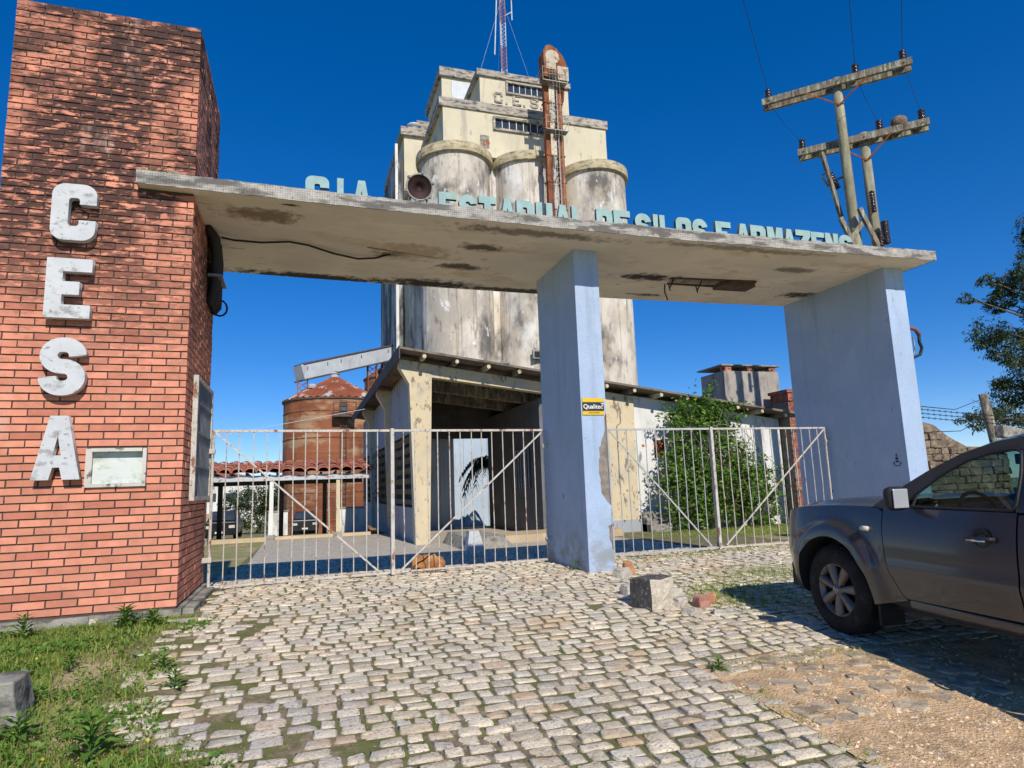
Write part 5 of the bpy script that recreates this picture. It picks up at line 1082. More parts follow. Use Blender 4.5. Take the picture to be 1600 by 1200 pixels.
for k in range(3):
    c = MB(); a, b_ = Vector(wires[k]) - Vector((0, 0, .4)), Vector(wires[k + 3]); c.tube([a + (b_ - a) * t - Vector((0, 0, .5 * t * (1 - t))) for t in np.linspace(0, 1, 8)], .008, 4)
    tag(c.build('jumper_wire', m_cable), 'short wire joining the ' + ('left', 'middle', 'right')[k] + ' ends of the two pole crossarms', 'wire', 'jumper wires')
c = MB(); c.tube([(-9, 34, 3.9), (-3, 32, 4.0), (2.8, 30.0, 4.9)], .012, 4); tag(c.build('service_cable', m_mwht, None, True), 'thin pale service cable strung past the rusty silo to the shed', 'wire')
# ------------------------------------------------------------------ things beyond the right pillar
wp = MB(); wp.tube([(19.95, 14.1, -.5), (19.65, 14.05, 1.8), (19.36, 14.0, 3.42)], [.14, .13, .12], 12); wpo = wp.build('wooden_post', m_wood, None, True); tag(wpo, 'short leaning wooden post standing beyond the pickup roof', 'post')
sw_ = thing('stone_wall', 'rough broken stone wall just right of the right pillar', 'wall', (15.2, 12.1, -.4))
m_rubble = mat('rubble_stone', (.22, .165, .115), var=.35, vs_=6, rnd=.16, bump=(16, 1.0, .04), stains=[((.12, .10, .08), (8, 8, 8), .54, .64, .7), ((.45, .36, .27), (5, 5, 5), .56, .66, .6)])
c = MB(); c.prism([(13.4, -.8), (17.2, -.8), (17.2, 1.75), (15.9, 1.78), (15.3, 2.05), (14.9, 2.33), (14.35, 2.45), (13.4, 2.5)], 'y', 12.1, 12.5); c.build('mortar_core', m_rubble, sw_)
srs2 = random.Random(9)
def topz(x): return float(np.interp(x, [13.4, 14.35, 14.9, 15.3, 15.9, 17.2], [2.5, 2.45, 2.33, 2.05, 1.78, 1.75]))
z = -.6; k = 0
while z < 2.5:
    hgt_ = srs2.uniform(.14, .22); x = 13.4 + srs2.uniform(0, .15)
    while x < 17.1:
        w_ = srs2.uniform(.2, .38)
        if z + hgt_ < topz(x + w_ / 2) + .03 and z > .3:
            c = MB(); c.box(x + .01, x + w_ - .015, 12.02 + srs2.uniform(-.03, .03), 12.12, z + .008, z + hgt_ - .010, .02); c.build('stone', m_rubble, sw_, bevel=.02)
        x += w_
    z += hgt_
c = MB(); c.bar((16.4, 11.6, 2.12), (17.9, 11.8, 1.95), .22, .30); tag(c.build('fallen_beam', m_concrete, bevel=.02), 'grey concrete post end leaning over the boundary wall beyond the pickup', 'post')
bw = thing('boundary_wall', 'pale green rendered boundary wall seen through the pickup windows', 'wall', (20, 11, -.4))
m_greenwall = mat('green_render', (.34, .42, .28), var=.12, vs_=1, stains=[((.20, .22, .16), (2, 2, 1), .5, .65, .7)])
c = MB(); c.prism([(17.2, -.8), (32, -.8), (32, 1.72), (17.2, 1.72)], 'y', 11.2, 11.4); c.build('wall', m_greenwall, bw)
for k in range(9): c = MB(); c.box(17.3 + k * 1.7, 17.55 + k * 1.7, 11.08, 11.196, -.8, 1.80); c.build('wall_post', m_concrete, bw)
c = MB(); c.box(17.2, 32, 11.15, 11.45, 1.72, 1.80); c.build('coping', m_rust, bw)
bwi = thing('barbed_wire', 'strands of barbed wire strung above the boundary wall', 'wire', (17, 12, 2))
for k in range(3):
    c = MB(); P_ = [(13.6 + 6.5 * t, 12.2 - 1.0 * t, 2.62 + k * .10 - .50 * t - .3 * t * (1 - t)) for t in np.linspace(0, 1, 14)]; c.tube(P_, .008, 4)
    for t in np.linspace(.02, .98, 40):
        p = Vector((13.6 + 6.5 * t, 12.2 - 1.0 * t, 2.62 + k * .10 - .50 * t - .3 * t * (1 - t))); c.bar(p + Vector((-.03, 0, -.03)), p + Vector((.03, 0, .03)), .006, .006); c.bar(p + Vector((.02, 0, -.03)), p + Vector((-.02, 0, .03)), .006, .006)
    c.build('strand', m_cable, bwi)
c = MB(); c.tube([(9.86, 8.3, 2.3), (14, 10.8, 2.55), (19.4, 14.0, 3.3)], .008, 4); tag(c.build('fence_wire', m_cable), 'upper thin wire running from the right pillar to the leaning post', 'wire')
c = MB(); c.tube([(10.6, 9, 1.9), (14.6, 11.2, 2.1), (19.4, 14.0, 2.75)], .008, 4); tag(c.build('fence_wire', m_cable), 'lower thin wire running from the stone wall to the leaning post', 'wire')

# ------------------------------------------------------------------ leaves
def leaves(name, P, size, aspect, m, parent, droop=0.0, up=.3, seed=0, fold=True):
    r = np.random.default_rng(seed); n = len(P)
    d = r.normal(size=(n, 3)); d[:, 2] = d[:, 2] * .5 - droop; d /= np.linalg.norm(d, axis=1)[:, None]
    q = r.normal(size=(n, 3)); q[:, 2] += up; s_ = np.cross(d, q); s_ /= np.linalg.norm(s_, axis=1)[:, None] + 1e-9; nn = np.cross(s_, d)
    L_ = (size * (.6 + .8 * r.random(n)))[:, None]; W_ = L_ * aspect
    a = P; b_ = P + d * L_ * .5 + s_ * W_ * .5 + nn * W_ * .12; c_ = P + d * L_; e = P + d * L_ * .5 - s_ * W_ * .5 + nn * W_ * .12; mid_ = P + d * L_ * .5
    V = np.stack([a, b_, c_, e, mid_], 1).reshape(-1, 3); i = np.arange(n) * 5
    F = np.concatenate([np.stack([i, i + 1, i + 4], 1), np.stack([i + 1, i + 2, i + 4], 1), np.stack([i + 2, i + 3, i + 4], 1), np.stack([i + 3, i, i + 4], 1)])
    rr = r.random(n); me = mesh_np(name, V, F, False, np.concatenate([rr] * 4)); return link(name, me, m, parent)
m_leaf = leaf_mat('bush_leaf', (.05, .12, .016), (.19, .33, .045)); m_leafdry = leaf_mat('dry_twig', (.16, .13, .08), (.28, .23, .15), .1)
m_bark = mat('bark', (.16, .12, .085), var=.3, vs_=5, bump=(20, .8))
bush = thing('bush', 'large green leafy bush climbing the white wall behind the right gate', 'bush', (13, 19.2, -.5))
r_ = np.random.default_rng(4)
def blobs_pts(bl, n, r, shell=.55):
    out = []
    tot = sum(b_[1][0] * b_[1][2] for b_ in bl)
    for (ctr, rad) in bl:
        k = int(n * rad[0] * rad[2] / tot); v = r.normal(size=(k, 3)); v /= np.linalg.norm(v, axis=1)[:, None]; rr = (shell + (1 - shell) * r.random(k)) ** 1.0
        p = v * rr[:, None]
        # clump: pull points toward random clump centres
        cc = r.normal(size=(max(6, k // 70), 3)); cc /= np.linalg.norm(cc, axis=1)[:, None]; cc *= (.65 + .35 * r.random(len(cc)))[:, None]
        idx = r.integers(len(cc), size=k); p = np.where(r.random(k)[:, None] < .72, cc[idx] + r.normal(size=(k, 3)) * .13, p)
        out.append(np.array(ctr) + p * np.array(rad))
    return np.concatenate(out)
BB = [((12.6, 19.3, 3.0), (.95, .45, 1.05)), ((13.1, 19.15, 2.0), (1.6, .6, .95)), ((13.4, 19.0, 1.0), (2.0, .75, .9)), ((14.6, 19.1, 1.0), (1.0, .6, .95)), ((12.2, 19.1, 1.3), (.9, .6, .8)), ((13.0, 19.1, .25), (1.7, .7, .6)), ((13.2, 19.3, 3.55), (.9, .35, .5)), ((15.2, 19.2, .2), (.7, .5, .6)), ((14.2, 19.4, 3.15), (.8, .3, .3))]
leaves('foliage', blobs_pts(BB, 12000, r_), .15, .5, m_leaf, bush, .25, .8, 1)['kind'] = 'stuff'
SH = []
for k in range(95):
    b_ = BB[r_.integers(0, 9)]; v = r_.normal(size=3); v[1] = -abs(v[1]) * .6; v[2] += .5; v /= np.linalg.norm(v); p = np.array(b_[0]) + v * np.array(b_[1]) * .8; L_ = .35 + .6 * r_.random()
    for t in np.linspace(0, 1, 26): SH.append(p + v * L_ * t + np.array([0, 0, -.25 * t * t * L_]) + r_.normal(size=3) * .05)
leaves('shoots', np.array(SH), .12, .45, m_leaf, bush, .2, .8, 2)['kind'] = 'stuff'
tw = MB()
for k in range(230):
    b_ = BB[r_.integers(1, 9)]; p = np.array(b_[0]) + r_.normal(size=3) * np.array(b_[1]) * .5; q = p + r_.normal(size=3) * .55; q[2] = min(q[2], 1.6); q[1] = min(q[1], 19.6); tw.tube([tuple(p), tuple((p + q) / 2 + r_.normal(size=3) * .06), tuple(q)], .009, 4)
tw.build('dry_twigs', m_leafdry, bush)['kind'] = 'stuff'
for k in range(9):
    c = MB(); x0 = 12.0 + k * .4; c.tube([(x0, 19.4, -.6), (x0 + r_.normal() * .2, 19.3, .5), (x0 + r_.normal() * .4, 19.2, 1.6), (x0 + r_.normal() * .5, 19.2, 2.6)], [.05, .04, .03, .015], 6); c.build('stem', m_bark, bush, True)
fl_p = r_.normal(size=(14, 3)) * np.array([1.2, .2, .8]) + np.array([13.2, 18.7, 2.2]); m_flower = leaf_mat('orange_flower', (.5, .16, .02), (.6, .25, .04), .1)
leaves('flowers', fl_p, .10, .9, m_flower, bush, 0, 1, 5)['kind'] = 'stuff'

def gum_tree(name, label, base, hgt_, clumps, nl, leafsize, m, seed, trunk_r=.3, parts=True):
    r = np.random.default_rng(seed); t_ = thing(name, label, 'tree', base)
    c = MB(); B0 = np.array(base); top = B0 + np.array([0, 0, hgt_]); c.tube([tuple(B0 + (top - B0) * k / 8 + np.array([.25 * math.sin(k * 1.1), .2 * math.cos(k * .9), 0])) for k in range(9)], [trunk_r * (1 - .85 * k / 8) for k in range(9)], 10)
    for (ctr, rad) in clumps:
        ctr = np.array(ctr); s0 = B0 + (top - B0) * min(.95, max(.2, (ctr[2] - B0[2]) / hgt_ - .15)); md = (s0 + ctr) / 2 + np.array([0, 0, .4]); c.tube([tuple(s0), tuple(md), tuple(ctr)], [.07, .045, .015], 6)
        for q in range(5): e = ctr + r.normal(size=3) * np.array(rad) * .6; c.tube([tuple(md * .3 + ctr * .7), tuple(e)], [.025, .008], 4)
    c.build('trunk', m_bark, t_, True)
    o = leaves('crown', blobs_pts(clumps, nl, r, .3), leafsize, .28, m, t_, .9, .1, seed)
    return t_
m_gum = leaf_mat('gum_leaf', (.028, .055, .018), (.075, .115, .04), .2); m_dark = leaf_mat('dark_tree_leaf', (.022, .045, .014), (.06, .10, .03), .2)
rt = np.random.default_rng(12); CL = []
EX = []
for k in range(70):
    zz_ = rt.uniform(300, 690); xl_ = float(np.interp(zz_, [300, 330, 380, 430, 455, 470, 500, 540, 570, 600, 640, 665, 690], [1575, 1562, 1565, 1525, 1512, 1520, 1560, 1525, 1545, 1575, 1565, 1530, 1530])); EX.append((rt.uniform(xl_ + 14, 1690), zz_, rt.uniform(16, 30), rt.uniform(12, 22)))
for (x, z, w_, h_) in tuple(EX) + ((1583, 330, 34, 34), (1600, 385, 50, 30), (1528, 435, 18, 16), (1505, 467, 12, 10), (1560, 430, 22, 22), (1592, 470, 40, 40), (1548, 520, 38, 30), (1590, 540, 34, 36), (1522, 560, 16, 10), (1596, 610, 38, 40), (1540, 662, 34, 18), (1590, 665, 40, 22), (1640, 480, 60, 90), (1640, 620, 60, 60), (1650, 340, 60, 60), (1625, 400, 40, 60), (1700, 450, 80, 160), (1700, 600, 80, 80)):
    # a clump of the crown, laid out in metres
    X = 26.1 + (x - 1500) * .0488 + (480 - z) * .0086; Z = 8.35 + (467 - z) * .0262 + (x - 1500) * .0006; k = .03
    CL.append(((X, 19.2 + rt.normal() * .8, Z), (w_ * k * .95, w_ * k * .8, h_ * k * .80)))
gum_tree('gum_tree', 'tall loose-crowned gum tree at the right edge beyond the boundary wall', (34, 19.5, -.6), 15, CL, 80000, .17, m_gum, 21)
gum_tree('shrubby_tree', 'dark green bushy tree behind the carport beside the rusty silo', (-3.4, 58, -2), 3.6, [((-3.6, 58, 1.0), (1.9, 1.4, 1.3)), ((-2.2, 58.5, .4), (1.5, 1.2, 1.5)), ((-5.0, 57.5, .2), (1.2, 1, 1.0)), ((-3.4, 57.4, -.6), (2.2, 1.2, 1.0))], 6000, .28, m_dark, 22, .18)
# background tree line and horizon greenery
for k, (x, y, h_) in enumerate(((-30, 150, 7), (-18, 160, 6), (-6, 155, 8), (40, 120, 7))):
    gum_tree('distant_tree', ('leftmost', 'second', 'third', 'rightmost')[k] + ' distant green tree far behind the yard', (x, y, -4), h_, [((x + a, y, -4 + h_ * b_), (3.2, 2.5, h_ * .3)) for a, b_ in ((-2, .5), (2, .55), (0, .85))], 1500, .7, m_dark, 30 + k, .3)
# palm seen through the bay
pm = thing('palm', 'dark drooping palm in front of the pale blue metal shed', 'palm', (8.6, 30, -.6))
c = MB(); c.tube([(8.65, 30, -.8), (8.6, 30, .8), (8.55, 30, 2.3)], [.13, .10, .09], 10); c.build('trunk', m_bark, pm, True)
m_palm = leaf_mat('palm_leaf', (.04, .065, .025), (.09, .12, .05), .2)
for k in range(14):
    a = 2 * math.pi * k / 14 + .2; d = Vector((math.cos(a), math.sin(a) * .7, 0)); e_ = .9 + .3 * hsh(k, 1); c = MB(); P0 = Vector((8.55, 30, 2.35))
    pts_ = [P0 + d * (e_ * t) * 1.3 + Vector((0, 0, (.5 + 1.2 * hsh(k, 7)) * t - 2.0 * t * t * (.7 + .7 * hsh(k, 2)))) for t in np.linspace(0, 1, 9)]
    c.tube(pts_, [.02 * (1 - .8 * i / 8) for i in range(9)], 4)
    sd2 = d.cross(Vector((0, 0, 1))).normalized()
    for i in range(1, 9):
        for j in (0, .5):
            p = pts_[i - 1].lerp(pts_[i], j)
            for s_ in (-1, 1):
                q = p + sd2 * s_ * (.25 + .25 * hsh(k, i, s_)) + d * .15 + Vector((0, 0, -.30 - .25 * hsh(i, k, 3))); c.add([p, p + d * .08 + Vector((0, 0, .04)), q], [(0, 1, 2)])
    c.build('frond', m_palm, pm)

# ------------------------------------------------------------------ grass, weeds, gravel
m_grass = leaf_mat('grass_blade', (.14, .23, .035), (.42, .46, .12), .3, .6, .2)
m_weed = leaf_mat('weed_leaf', (.075, .17, .025), (.18, .32, .055), .3, .5, .3)
def blades(name, P, h_, w_, lean, seed, m=None, parent=None):
    r = np.random.default_rng(seed); n = len(P); a = r.random(n) * 2 * np.pi; H = (h_ * (.45 + .9 * r.random(n)))[:, None]
    dirv = np.stack([np.cos(a), np.sin(a), np.zeros(n)], 1); b_ = r.random(n) * 2 * np.pi; side = np.stack([np.cos(b_), np.sin(b_), np.zeros(n)], 1) * w_ * (.6 + .8 * r.random(n))[:, None]
    ln = (lean * r.random(n))[:, None]; up = np.array([[0, 0, 1.0]])
    m1 = P + dirv * H * ln * .35 + up * H * .55; t_ = P + dirv * H * ln + up * H * (1 - .35 * ln)
    V = np.stack([P - side, P + side, m1 + side * .8, m1 - side * .8, t_], 1).reshape(-1, 3); i = np.arange(n) * 5
    F = [tuple(q) for q in np.stack([i, i + 1, i + 2, i + 3], 1)] + [tuple(q) for q in np.stack([i + 3, i + 2, i + 4], 1)]
    rr = np.clip(r.random(n) * .6 + .4 * np.array([hsh(round(p[0] * 3), round(p[1] * 3), 2) for p in P]), 0, 1); me = mesh_np(name, V, F, False, np.concatenate([rr, rr])); return link(name, me, m or m_grass, parent)
rg = np.random.default_rng(8)
def scatter(n, fn, box):
    out = []
    while len(out) < n:
        x = rg.uniform(box[0], box[1]); y = rg.uniform(box[2], box[3]); p = fn(x, y)
        if rg.random() < p: out.append((x, y, gzs(x, y) - .04))
    return np.array(out)
def lawn(x, y):
    if x > x_left(y) + .25 or (y > 7.72 and x > TX0 - .1): return 0
    clump = .5 + .5 * math.sin(x * 4.1 + 1.3 * math.sin(y * 2.7)) * math.sin(y * 3.3 + 1.1 * math.sin(x * 3.9)); edge = min(1, max(0, (x_left(y) + .25 - x) / .35))
    bare = .35 if (-1.75 < x < -1.25 and 5.2 < y < 7.0) else 1
    return (.12 + .88 * clump ** 1.5) * (.25 + .75 * edge) * bare
LP = scatter(52000, lawn, (-4.6, -.3, 3.6, 7.72)); tag(blades('lawn_grass', LP, .085, .004, 1.5, 1), 'short patchy green grass beside the brick tower', 'grass', kind='stuff')
LP2 = scatter(3000, lambda x, y: lawn(x, y) * (1 if hsh(round(x * 2.2), round(y * 2.2), 5) > .55 else .05), (-4.6, -.3, 3.6, 7.72)); tag(blades('tall_grass', LP2, .12, .0045, 1.3, 2), 'taller grass clumps rising from the lawn by the tower', 'grass', kind='stuff')
LP3 = scatter(16000, lambda x, y: lawn(x, y) * (.15 + .85 * (hsh(round(x * 3.3), round(y * 3.3), 9) > .5)), (-4.6, -.3, 3.6, 7.72)) + np.array([0, 0, .045])
lw_ = leaves('ground_clover', LP3, .042, .62, m_weed, None, -.2, 2.5, 3); tag(lw_, 'low broad-leaved weeds mixed into the lawn', 'weeds', kind='stuff')
# grass in the joints: thin, in patches
def jointp(x, y):
    if not in_paving(x, y): return 0
    p = max(0, math.sin(x * 2.3 + 2 * math.sin(y * 1.1)) * math.sin(y * 1.9 + 1.3 * math.sin(x * 1.7))) ** 3 * .5 + .035
    if x < x_left(y) + 1.1 and y < 7.6: p += .55 * (hsh(round(x * 4), round(y * 4), 3) > .62)
    if 4.2 < x < 8.5 and 5.6 < y < 9.6: p += .55 * (hsh(round(x * 2.5), round(y * 2.5), 4) > .66)
    return p
rowsy = sorted(set(round(s_[1], 3) for s_ in setts))
JP = scatter(2600, jointp, (-1.4, 9.3, 2.6, 10.4))
JC = np.repeat(JP, 5, axis=0) + rg.normal(size=(len(JP) * 5, 3)) * np.array([.022, .022, 0]); tag(blades('joint_grass', JC, .05, .0035, 1.6, 5), 'sparse grass sprouting from the paving joints', 'grass', kind='stuff')
# grass patch around the pickup nose and along the dirt patch
def edgep(x, y):
    a = math.exp(-((x - 4.75) / .55) ** 2 - ((y - 6.5) / .5) ** 2) * 1.2 + math.exp(-((x - 5.8) / .8) ** 2 - ((y - 7.3) / .35) ** 2) * .6 + .5 * math.exp(-((x - 6.5) / 1.6) ** 2 - ((y - 9.55) / .22) ** 2)
    a += .30 * math.exp(-((y - 4.5) / .10) ** 2) * (3 < x < 4.7) + .35 * math.exp(-((x - 2.98) / .09) ** 2) * (3 < y < 4.6) * (hsh(round(y * 5), 2) > .5)
    return a
EP = scatter(9000, edgep, (2.8, 9.2, 2.8, 9.75)); tag(blades('verge_grass', EP, .085, .004, 1.4, 6), 'grass tufts by the pickup nose and along the dirt patch', 'grass', kind='stuff')
GP = scatter(9000, lambda x, y: .25 + .75 * (hsh(round(x), round(y), 1)), (10.2, 17, 16.4, 19.2)); tag(blades('yard_grass', GP, .10, .006, 1.2, 7), 'thin dry grass at the foot of the bush', 'grass', kind='stuff')
SG = np.array([(rg.uniform(-1.78, -1.45), rg.uniform(7.70, 7.82), SZ1) for _ in range(260)]); bl_ = blades('slab_moss', SG, .05, .004, 1.4, 9); tag(bl_, 'tuft of grass growing on the slab end beside the tower', 'grass', kind='stuff')
SL = MB(); SL.lathe([(0, .05), (.05, .045), (.08, 0)], (-1.42, 7.76, SZ1), 8); tag(SL.build('mud_lump', m_rubble, None, True), 'small mud lump on the slab end beside the grass tuft', 'lump')

# individual leafy weeds
def weed(label, x, y, h_, n, seed, spread=1.0):
    r = np.random.default_rng(seed); z0 = gzs(x, y) - .04; w_ = thing('weed_plant', label, 'weed', (x, y, z0), 'leafy weeds near the tower')
    c = MB(); c.tube([(x, y, z0), (x + .01, y, z0 + h_ * .9)], [.006, .003], 5); c.build('stem', m_weed, w_)
    V, F, rr = [], [], []
    for k in range(n):
        t = .1 + .9 * k / n; a = k * 2.4 + r.random() * .5; L_ = h_ * (.75 - .4 * t) * spread * (.8 + .4 * r.random()); W_ = L_ * .15; d = np.array([math.cos(a), math.sin(a), 0]); s_ = np.array([-math.sin(a), math.cos(a), 0]); b0 = np.array([x, y, z0 + h_ * .9 * t]); b_ = len(V)
        V += [b0, b0 + d * L_ * .45 + s_ * W_ + [0, 0, L_ * .32], b0 + d * L_ + [0, 0, L_ * (.15 + .35 * t)], b0 + d * L_ * .45 - s_ * W_ + [0, 0, L_ * .32], b0 + d * L_ * .5 + [0, 0, L_ * .28]]
        F += [(b_, b_ + 1, b_ + 4), (b_ + 1, b_ + 2, b_ + 4), (b_ + 2, b_ + 3, b_ + 4), (b_ + 3, b_, b_ + 4)]; rr += [r.random()] * 4
    link('leaves', mesh_np('leaves', np.array(V), F, False, rr), m_weed, w_)
WD = [('tall leafy weed in the left foreground below the concrete stump', -1.12, 4.52, .30, 26, 1), ('bushy weed against the tower footing near its right corner', -1.62, 7.52, .24, 40, 1.1), ('second bushy weed at the tower footing, right of the other', -1.36, 7.42, .20, 36, 1.2), ('young weed below the tower footing near the left edge', -2.45, 7.45, .26, 24, 1),
      ('spreading weed on the paving edge left of the setts', -1.02, 6.0, .17, 22, 1.3), ('upright weed growing among the setts at the left', -.86, 5.55, .20, 18, 1), ('weed at the foot of the middle pillar on its shaded side', 3.70, 8.75, .20, 14, 1), ('weed tuft at the corner of the dirt patch', 3.05, 4.52, .13, 26, 1.2),
      ('weed at the left edge of the picture below the tower', -2.72, 7.1, .18, 26, 1.3), ('small weed in the grass above the concrete stump', -1.75, 6.35, .16, 20, 1.1), ('leafy weed growing in front of the concrete stump', -1.62, 4.95, .20, 22, 1.2)]
for i, (lab, x, y, h_, n, sp_) in enumerate(WD): weed(lab, x, y, h_, n, 50 + i, sp_)
# yellow flowers in the lawn
FP = scatter(40, lambda x, y: lawn(x, y), (-2.4, -.6, 4.2, 7)) + np.array([0, 0, .11]); fo = leaves('yellow_flowers', FP, .02, .9, leaf_mat('yellow_petal', (.6, .42, .02), (.7, .5, .03), .1), None, 0, 1, 6); tag(fo, 'tiny yellow flowers dotted in the lawn', 'flowers', kind='stuff')

# gravel and flat broken slabs on the dirt patch
def pebbles(name, n, fn, box, smin, smax, m, seed, label, dz_=.038):
    P = scatter(n, fn, box) + np.array([0, 0, dz_]); r = np.random.default_rng(seed); V, F, rr = [], [], []; off = 0
    base_ = np.array([(1, 0, 0), (.5, .87, 0), (-.5, .87, 0), (-1, 0, 0), (-.5, -.87, 0), (.5, -.87, 0), (.15, .1, .7)])
    fb = [(0, 1, 6), (1, 2, 6), (2, 3, 6), (3, 4, 6), (4, 5, 6), (5, 0, 6)]
    for p in P:
        s_ = smin + (smax - smin) * r.random() ** 3; a = r.random() * 6.28; q = base_ * (1 + .35 * r.normal(size=(7, 1)) * .5) * np.array([s_, s_ * (.5 + .5 * r.random()), s_ * (.4 + .4 * r.random())]); ca_, sa_ = math.cos(a), math.sin(a)
        V.append(np.stack([p[0] + q[:, 0] * ca_ - q[:, 1] * sa_, p[1] + q[:, 0] * sa_ + q[:, 1] * ca_, p[2] + q[:, 2] - .003], 1)); F += [tuple(i + off for i in f) for f in fb]; rr += [r.random()] * 6; off += 7
    o = link(name, mesh_np(name, np.concatenate(V), F, False, rr), m); return tag(o, label, 'gravel', kind='stuff')
m_gravel = mat('gravel_stone', (.72, .52, .33), var=.2, vs_=20, rnd=.35, bump=(80, .5), stains=[((.42, .17, .08), (9, 9, 9), .62, .7, .7), ((.56, .48, .38), (14, 14, 14), .55, .65, .6)])
def dirtp(x, y): return 0 if not (x > 2.96 and y < 4.6) else (.35 + .65 * (hsh(round(x * 3), round(y * 3), 1))) * (1 if x > 3.25 or y < 3.6 else .5)
pebbles('gravel', 14000, dirtp, (2.9, 6.2, 2.0, 4.62), .004, .026, m_gravel, 1, 'loose orange gravel scattered over the dirt patch')
pebbles('path_grit', 2600, lambda x, y: .2 + .8 * (x < x_left(y) + .4), (-1.5, 3.2, 3.2, 9.3), .003, .011, m_gravel, 2, 'fine grit lying over the paving')
g = MB(); g.grid([[(x, y, gzs(x, y) - .001 + .004 * math.sin(x * 9) * math.cos(y * 8)) for y in np.linspace(1.0, 4.66, 40)] for x in np.linspace(2.93, 9, 60)]); m_dirt = mat('orange_dirt', (.68, .46, .26), var=.25, vs_=6, bump=(50, 1.0, .03), stains=[((.40, .27, .16), (2.5, 2.5, 2.5), .52, .66, .7), ((.66, .54, .40), (7, 7, 7), .56, .66, .6)])
structure(g.build('dirt_patch', m_dirt, smooth=True), 'bare orange dirt and gravel patch in the right foreground')
m_flag = mat('flat_broken_stone', (.48, .385, .27), var=.2, vs_=7, rnd=.15, bump=(30, .8, .02), stains=[((.24, .17, .11), (6, 6, 6), .52, .64, .7)])
fs = random.Random(4); flags = []
for k in range(150):
    x, y = fs.uniform(3.0, 4.8), fs.uniform(3.45, 4.55); r_0 = fs.uniform(.05, .13)
    if all(math.hypot(x - a, y - b_) > (r_0 + r_1) * .82 for a, b_, r_1 in flags): flags.append((x, y, r_0))
for x, y, r_0 in flags:
    n = fs.randrange(5, 8); z0 = gzs(x, y) - .004; ring = [(x + r_0 * (.75 + .5 * fs.random()) * math.cos(2 * math.pi * i / n), y + r_0 * (.75 + .5 * fs.random()) * math.sin(2 * math.pi * i / n)) for i in range(n)]; tz = fs.uniform(.006, .022)
    c = MB(); c.prism(ring, 'z', z0 - .03, z0 + tz); o = c.build('flat_stone', m_flag, bpy.data.objects['dirt_patch'], bevel=.006)

# ------------------------------------------------------------------ concrete lumps and rubble stones
def lump(name, label, cat, x, y, w_, d_, h_, rz_, seed, m, taper=.08, top=None, bev=.012, group=None):
    r = random.Random(seed); c = MB(); n = 5; z0 = gzs(x, y) - .05; ca_, sa_ = math.cos(rz_), math.sin(rz_)
    def pt(u, v, t): k = 1 - taper * t; a, b_ = u * w_ / 2 * k, v * d_ / 2 * k; j = .018 * min(1, w_ / .25); return (x + a * ca_ - b_ * sa_ + r.uniform(-j, j), y + a * sa_ + b_ * ca_ + r.uniform(-j, j), z0 + t * h_ + r.uniform(-j, j) * .7)
    L_ = [[-1, -1], [0, -1.03], [1, -1], [1.03, 0], [1, 1], [0, 1.03], [-1, 1], [-1.03, 0]]; rings = [[pt(u, v, t) for u, v in L_] for t in (0, .35, .7, 1)]
    V = [p for q in rings for p in q] + [pt(0, 0, 1.02)]; F = [(a * 8 + i, a * 8 + (i + 1) % 8, a * 8 + 8 + (i + 1) % 8, a * 8 + 8 + i) for a in range(3) for i in range(8)] + [(24 + i, 24 + (i + 1) % 8, 32) for i in range(8)]
    c.add(V, F); o = c.build(name, m, None, False, bev); tag(o, label, cat, group)
    return o
cbk = lump('concrete_block', 'broken square concrete block standing on the setts by the pickup nose', 'block', 3.58, 6.42, .36, .32, .345, R(20), 3, m_concblock, .04)
cbk.data.materials.append(m_darkconc)
for p in cbk.data.polygons:
    if p.normal.z > .6 or p.normal.x < -.6: p.material_index = 1  # darker concrete on the block's top and left side
lump('concrete_stump', 'mossy grey concrete stump in the grass at the left edge', 'stump', -2.02, 5.35, .62, .40, .30, R(6), 8, m_concrete, .10)
m_stone1 = mat('grey_stone', (.46, .42, .36), var=.15, vs_=9, bump=(30, .8)); m_stone2 = mat('orange_stone', (.50, .24, .12), var=.2, vs_=9, bump=(30, .8)); m_stone3 = mat('reddish_stone', (.40, .20, .15), var=.2, vs_=9, bump=(30, .8))
for i, (lab, x, y, w_, d_, h_, a, mm) in enumerate([('pale loose stone right beside the broken concrete block', 3.86, 6.34, .18, .14, .14, .4, m_stone1), ('reddish square stone right of the concrete block', 4.06, 6.22, .18, .16, .15, .1, m_stone3), ('orange stone touching the reddish stone', 4.27, 6.36, .12, .12, .13, .7, m_stone2), ('flat grey stone behind the concrete block', 3.98, 6.72, .30, .2, .15, .2, m_stone1),
      ('grey paving stone heaped against the middle pillar', 4.02, 7.95, .26, .18, .16, .5, m_stone1), ('orange tinted stone heaped right of the middle pillar', 4.22, 8.15, .24, .16, .20, 1.1, m_stone2), ('pale sloping stone between the pillar and the concrete block', 4.05, 7.3, .36, .22, .17, -.3, m_stone1), ('tilted pale stone left behind the concrete block', 3.66, 7.0, .30, .2, .16, .2, m_stone1),
      ('loose grey sett lying in front of the reddish stone', 3.78, 6.0, .20, .15, .10, .5, m_stone1), ('second loose sett lying nearer the pickup wheel', 4.05, 5.86, .20, .13, .09, -.4, m_stone1), ('flat broken stone by the tower corner footing', -1.12, 7.55, .34, .16, .07, .1, m_stone1), ('small brick piece on the tower footing edge', -1.95, 7.74, .09, .05, .10, 0, m_concblock)]):
    lump('loose_stone', lab, 'stone', x, y, w_, d_, h_, a, 20 + i, mm, .25, None, .012, 'loose stones')
kb = MB(); kb.box(-1.24, -1.06, 7.9, 9.6, -.3, .035, .01); tag(kb.build('edge_kerb', m_concrete, bevel=.012), 'narrow concrete kerb along the tower side by the gate', 'kerb')

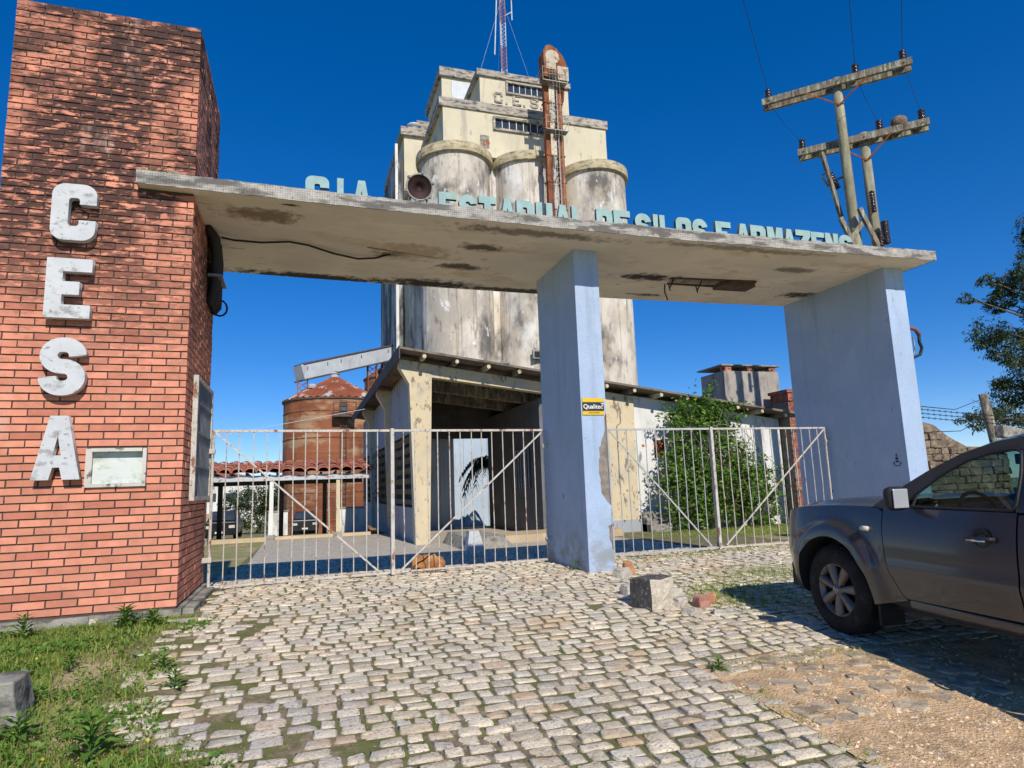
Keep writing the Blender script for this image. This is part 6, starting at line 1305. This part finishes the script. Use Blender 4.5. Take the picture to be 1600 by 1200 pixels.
# ------------------------------------------------------------------ sleeping dog
def dog(x, y):
    z0 = gzs(x, y) - .015; d_ = thing('dog', 'brown dog curled up asleep just inside the gate', 'dog', (x, y, z0))
    P = [(0, .02, .12), (-.13, .05, .13), (-.20, .0, .12), (-.16, -.10, .10), (.10, .03, .14), (.18, -.01, .13), (.20, -.09, .10), (.15, -.14, .07), (.10, -.165, .055), (-.05, -.15, .07), (-.16, -.14, .06), (-.02, -.19, .035), (.06, -.19, .03), (.12, -.06, .06), (.05, -.15, .035), (-.24, -.08, .05), (-.18, -.19, .03), (-.06, -.22, .022)]
    Rr = [.135, .14, .125, .10, .125, .10, .075, .062, .034, .06, .065, .032, .022, .05, .026, .035, .022, .014]
    E_ = [(0, 1), (1, 2), (2, 3), (0, 4), (4, 5), (5, 6), (6, 7), (7, 8), (3, 9), (3, 10), (9, 11), (11, 12), (4, 13), (13, 14), (2, 15), (15, 16), (16, 17)]
    me = bpy.data.meshes.new('body'); me.from_pydata([(x + a, y + b_, z0 + c_) for a, b_, c_ in P], E_, []); o = bpy.data.objects.new('body', me); col.objects.link(o)
    sk = o.modifiers.new('skin', 'SKIN'); sk.use_smooth_shade = True
    for v, r__ in zip(me.skin_vertices[0].data, Rr): v.radius = (r__, r__ * .92)
    me.skin_vertices[0].data[0].use_root = True
    sb = o.modifiers.new('sub', 'SUBSURF'); sb.levels = 2; sb.render_levels = 2
    m_fur = mat('brown_fur', (.36, .15, .05), var=.25, vs_=14, rough=.95, bump=(120, .6, .01), stains=[((.50, .28, .12), (7, 7, 7), .52, .66, .6), ((.16, .06, .025), (5, 5, 5), .56, .68, .6)])
    dg = bpy.context.evaluated_depsgraph_get(); me2 = bpy.data.meshes.new_from_object(o.evaluated_get(dg)); bpy.data.objects.remove(o); me2.materials.clear(); me2.name = 'body'
    link('body', me2, m_fur, d_)
    for s_ in (-1, 1):
        c = MB(); b0 = Vector((x + .195 + .02 * s_, y - .085 + .045 * s_, z0 + .165)); c.add([b0 + Vector((-.03, -.005, -.01)), b0 + Vector((.03, .005, -.01)), b0 + Vector((.035, -.03, -.055)), b0 + Vector((.0, -.045, -.075)), b0 + Vector((0, .01, .012))], [(0, 3, 2, 4), (4, 2, 1), (0, 4, 1)]); c.build('ear', m_fur, d_)
    c = MB(); c.lathe([(0, -.012), (.012, -.006), (.014, .004), (.006, .012), (0, .013)], (x + .085, y - .19, z0 + .055), 10); c.build('nose', m_black, d_, True)
    for s_ in (-1, 1):
        c = MB(); c.lathe([(0, -.006), (.007, 0), (0, .006)], (x + .13 + .035 * s_, y - .165 + .01 * s_, z0 + .105), 8); c.build('eye', m_black, d_, True)
    c = MB(); c.lathe([(0, -.03), (.03, -.02), (.04, 0), (.03, .02), (0, .03)], (x + .27, y + .02, z0 + .035), 10); c.build('paw', m_mwht, d_, True)
dog(1.86, 10.12)
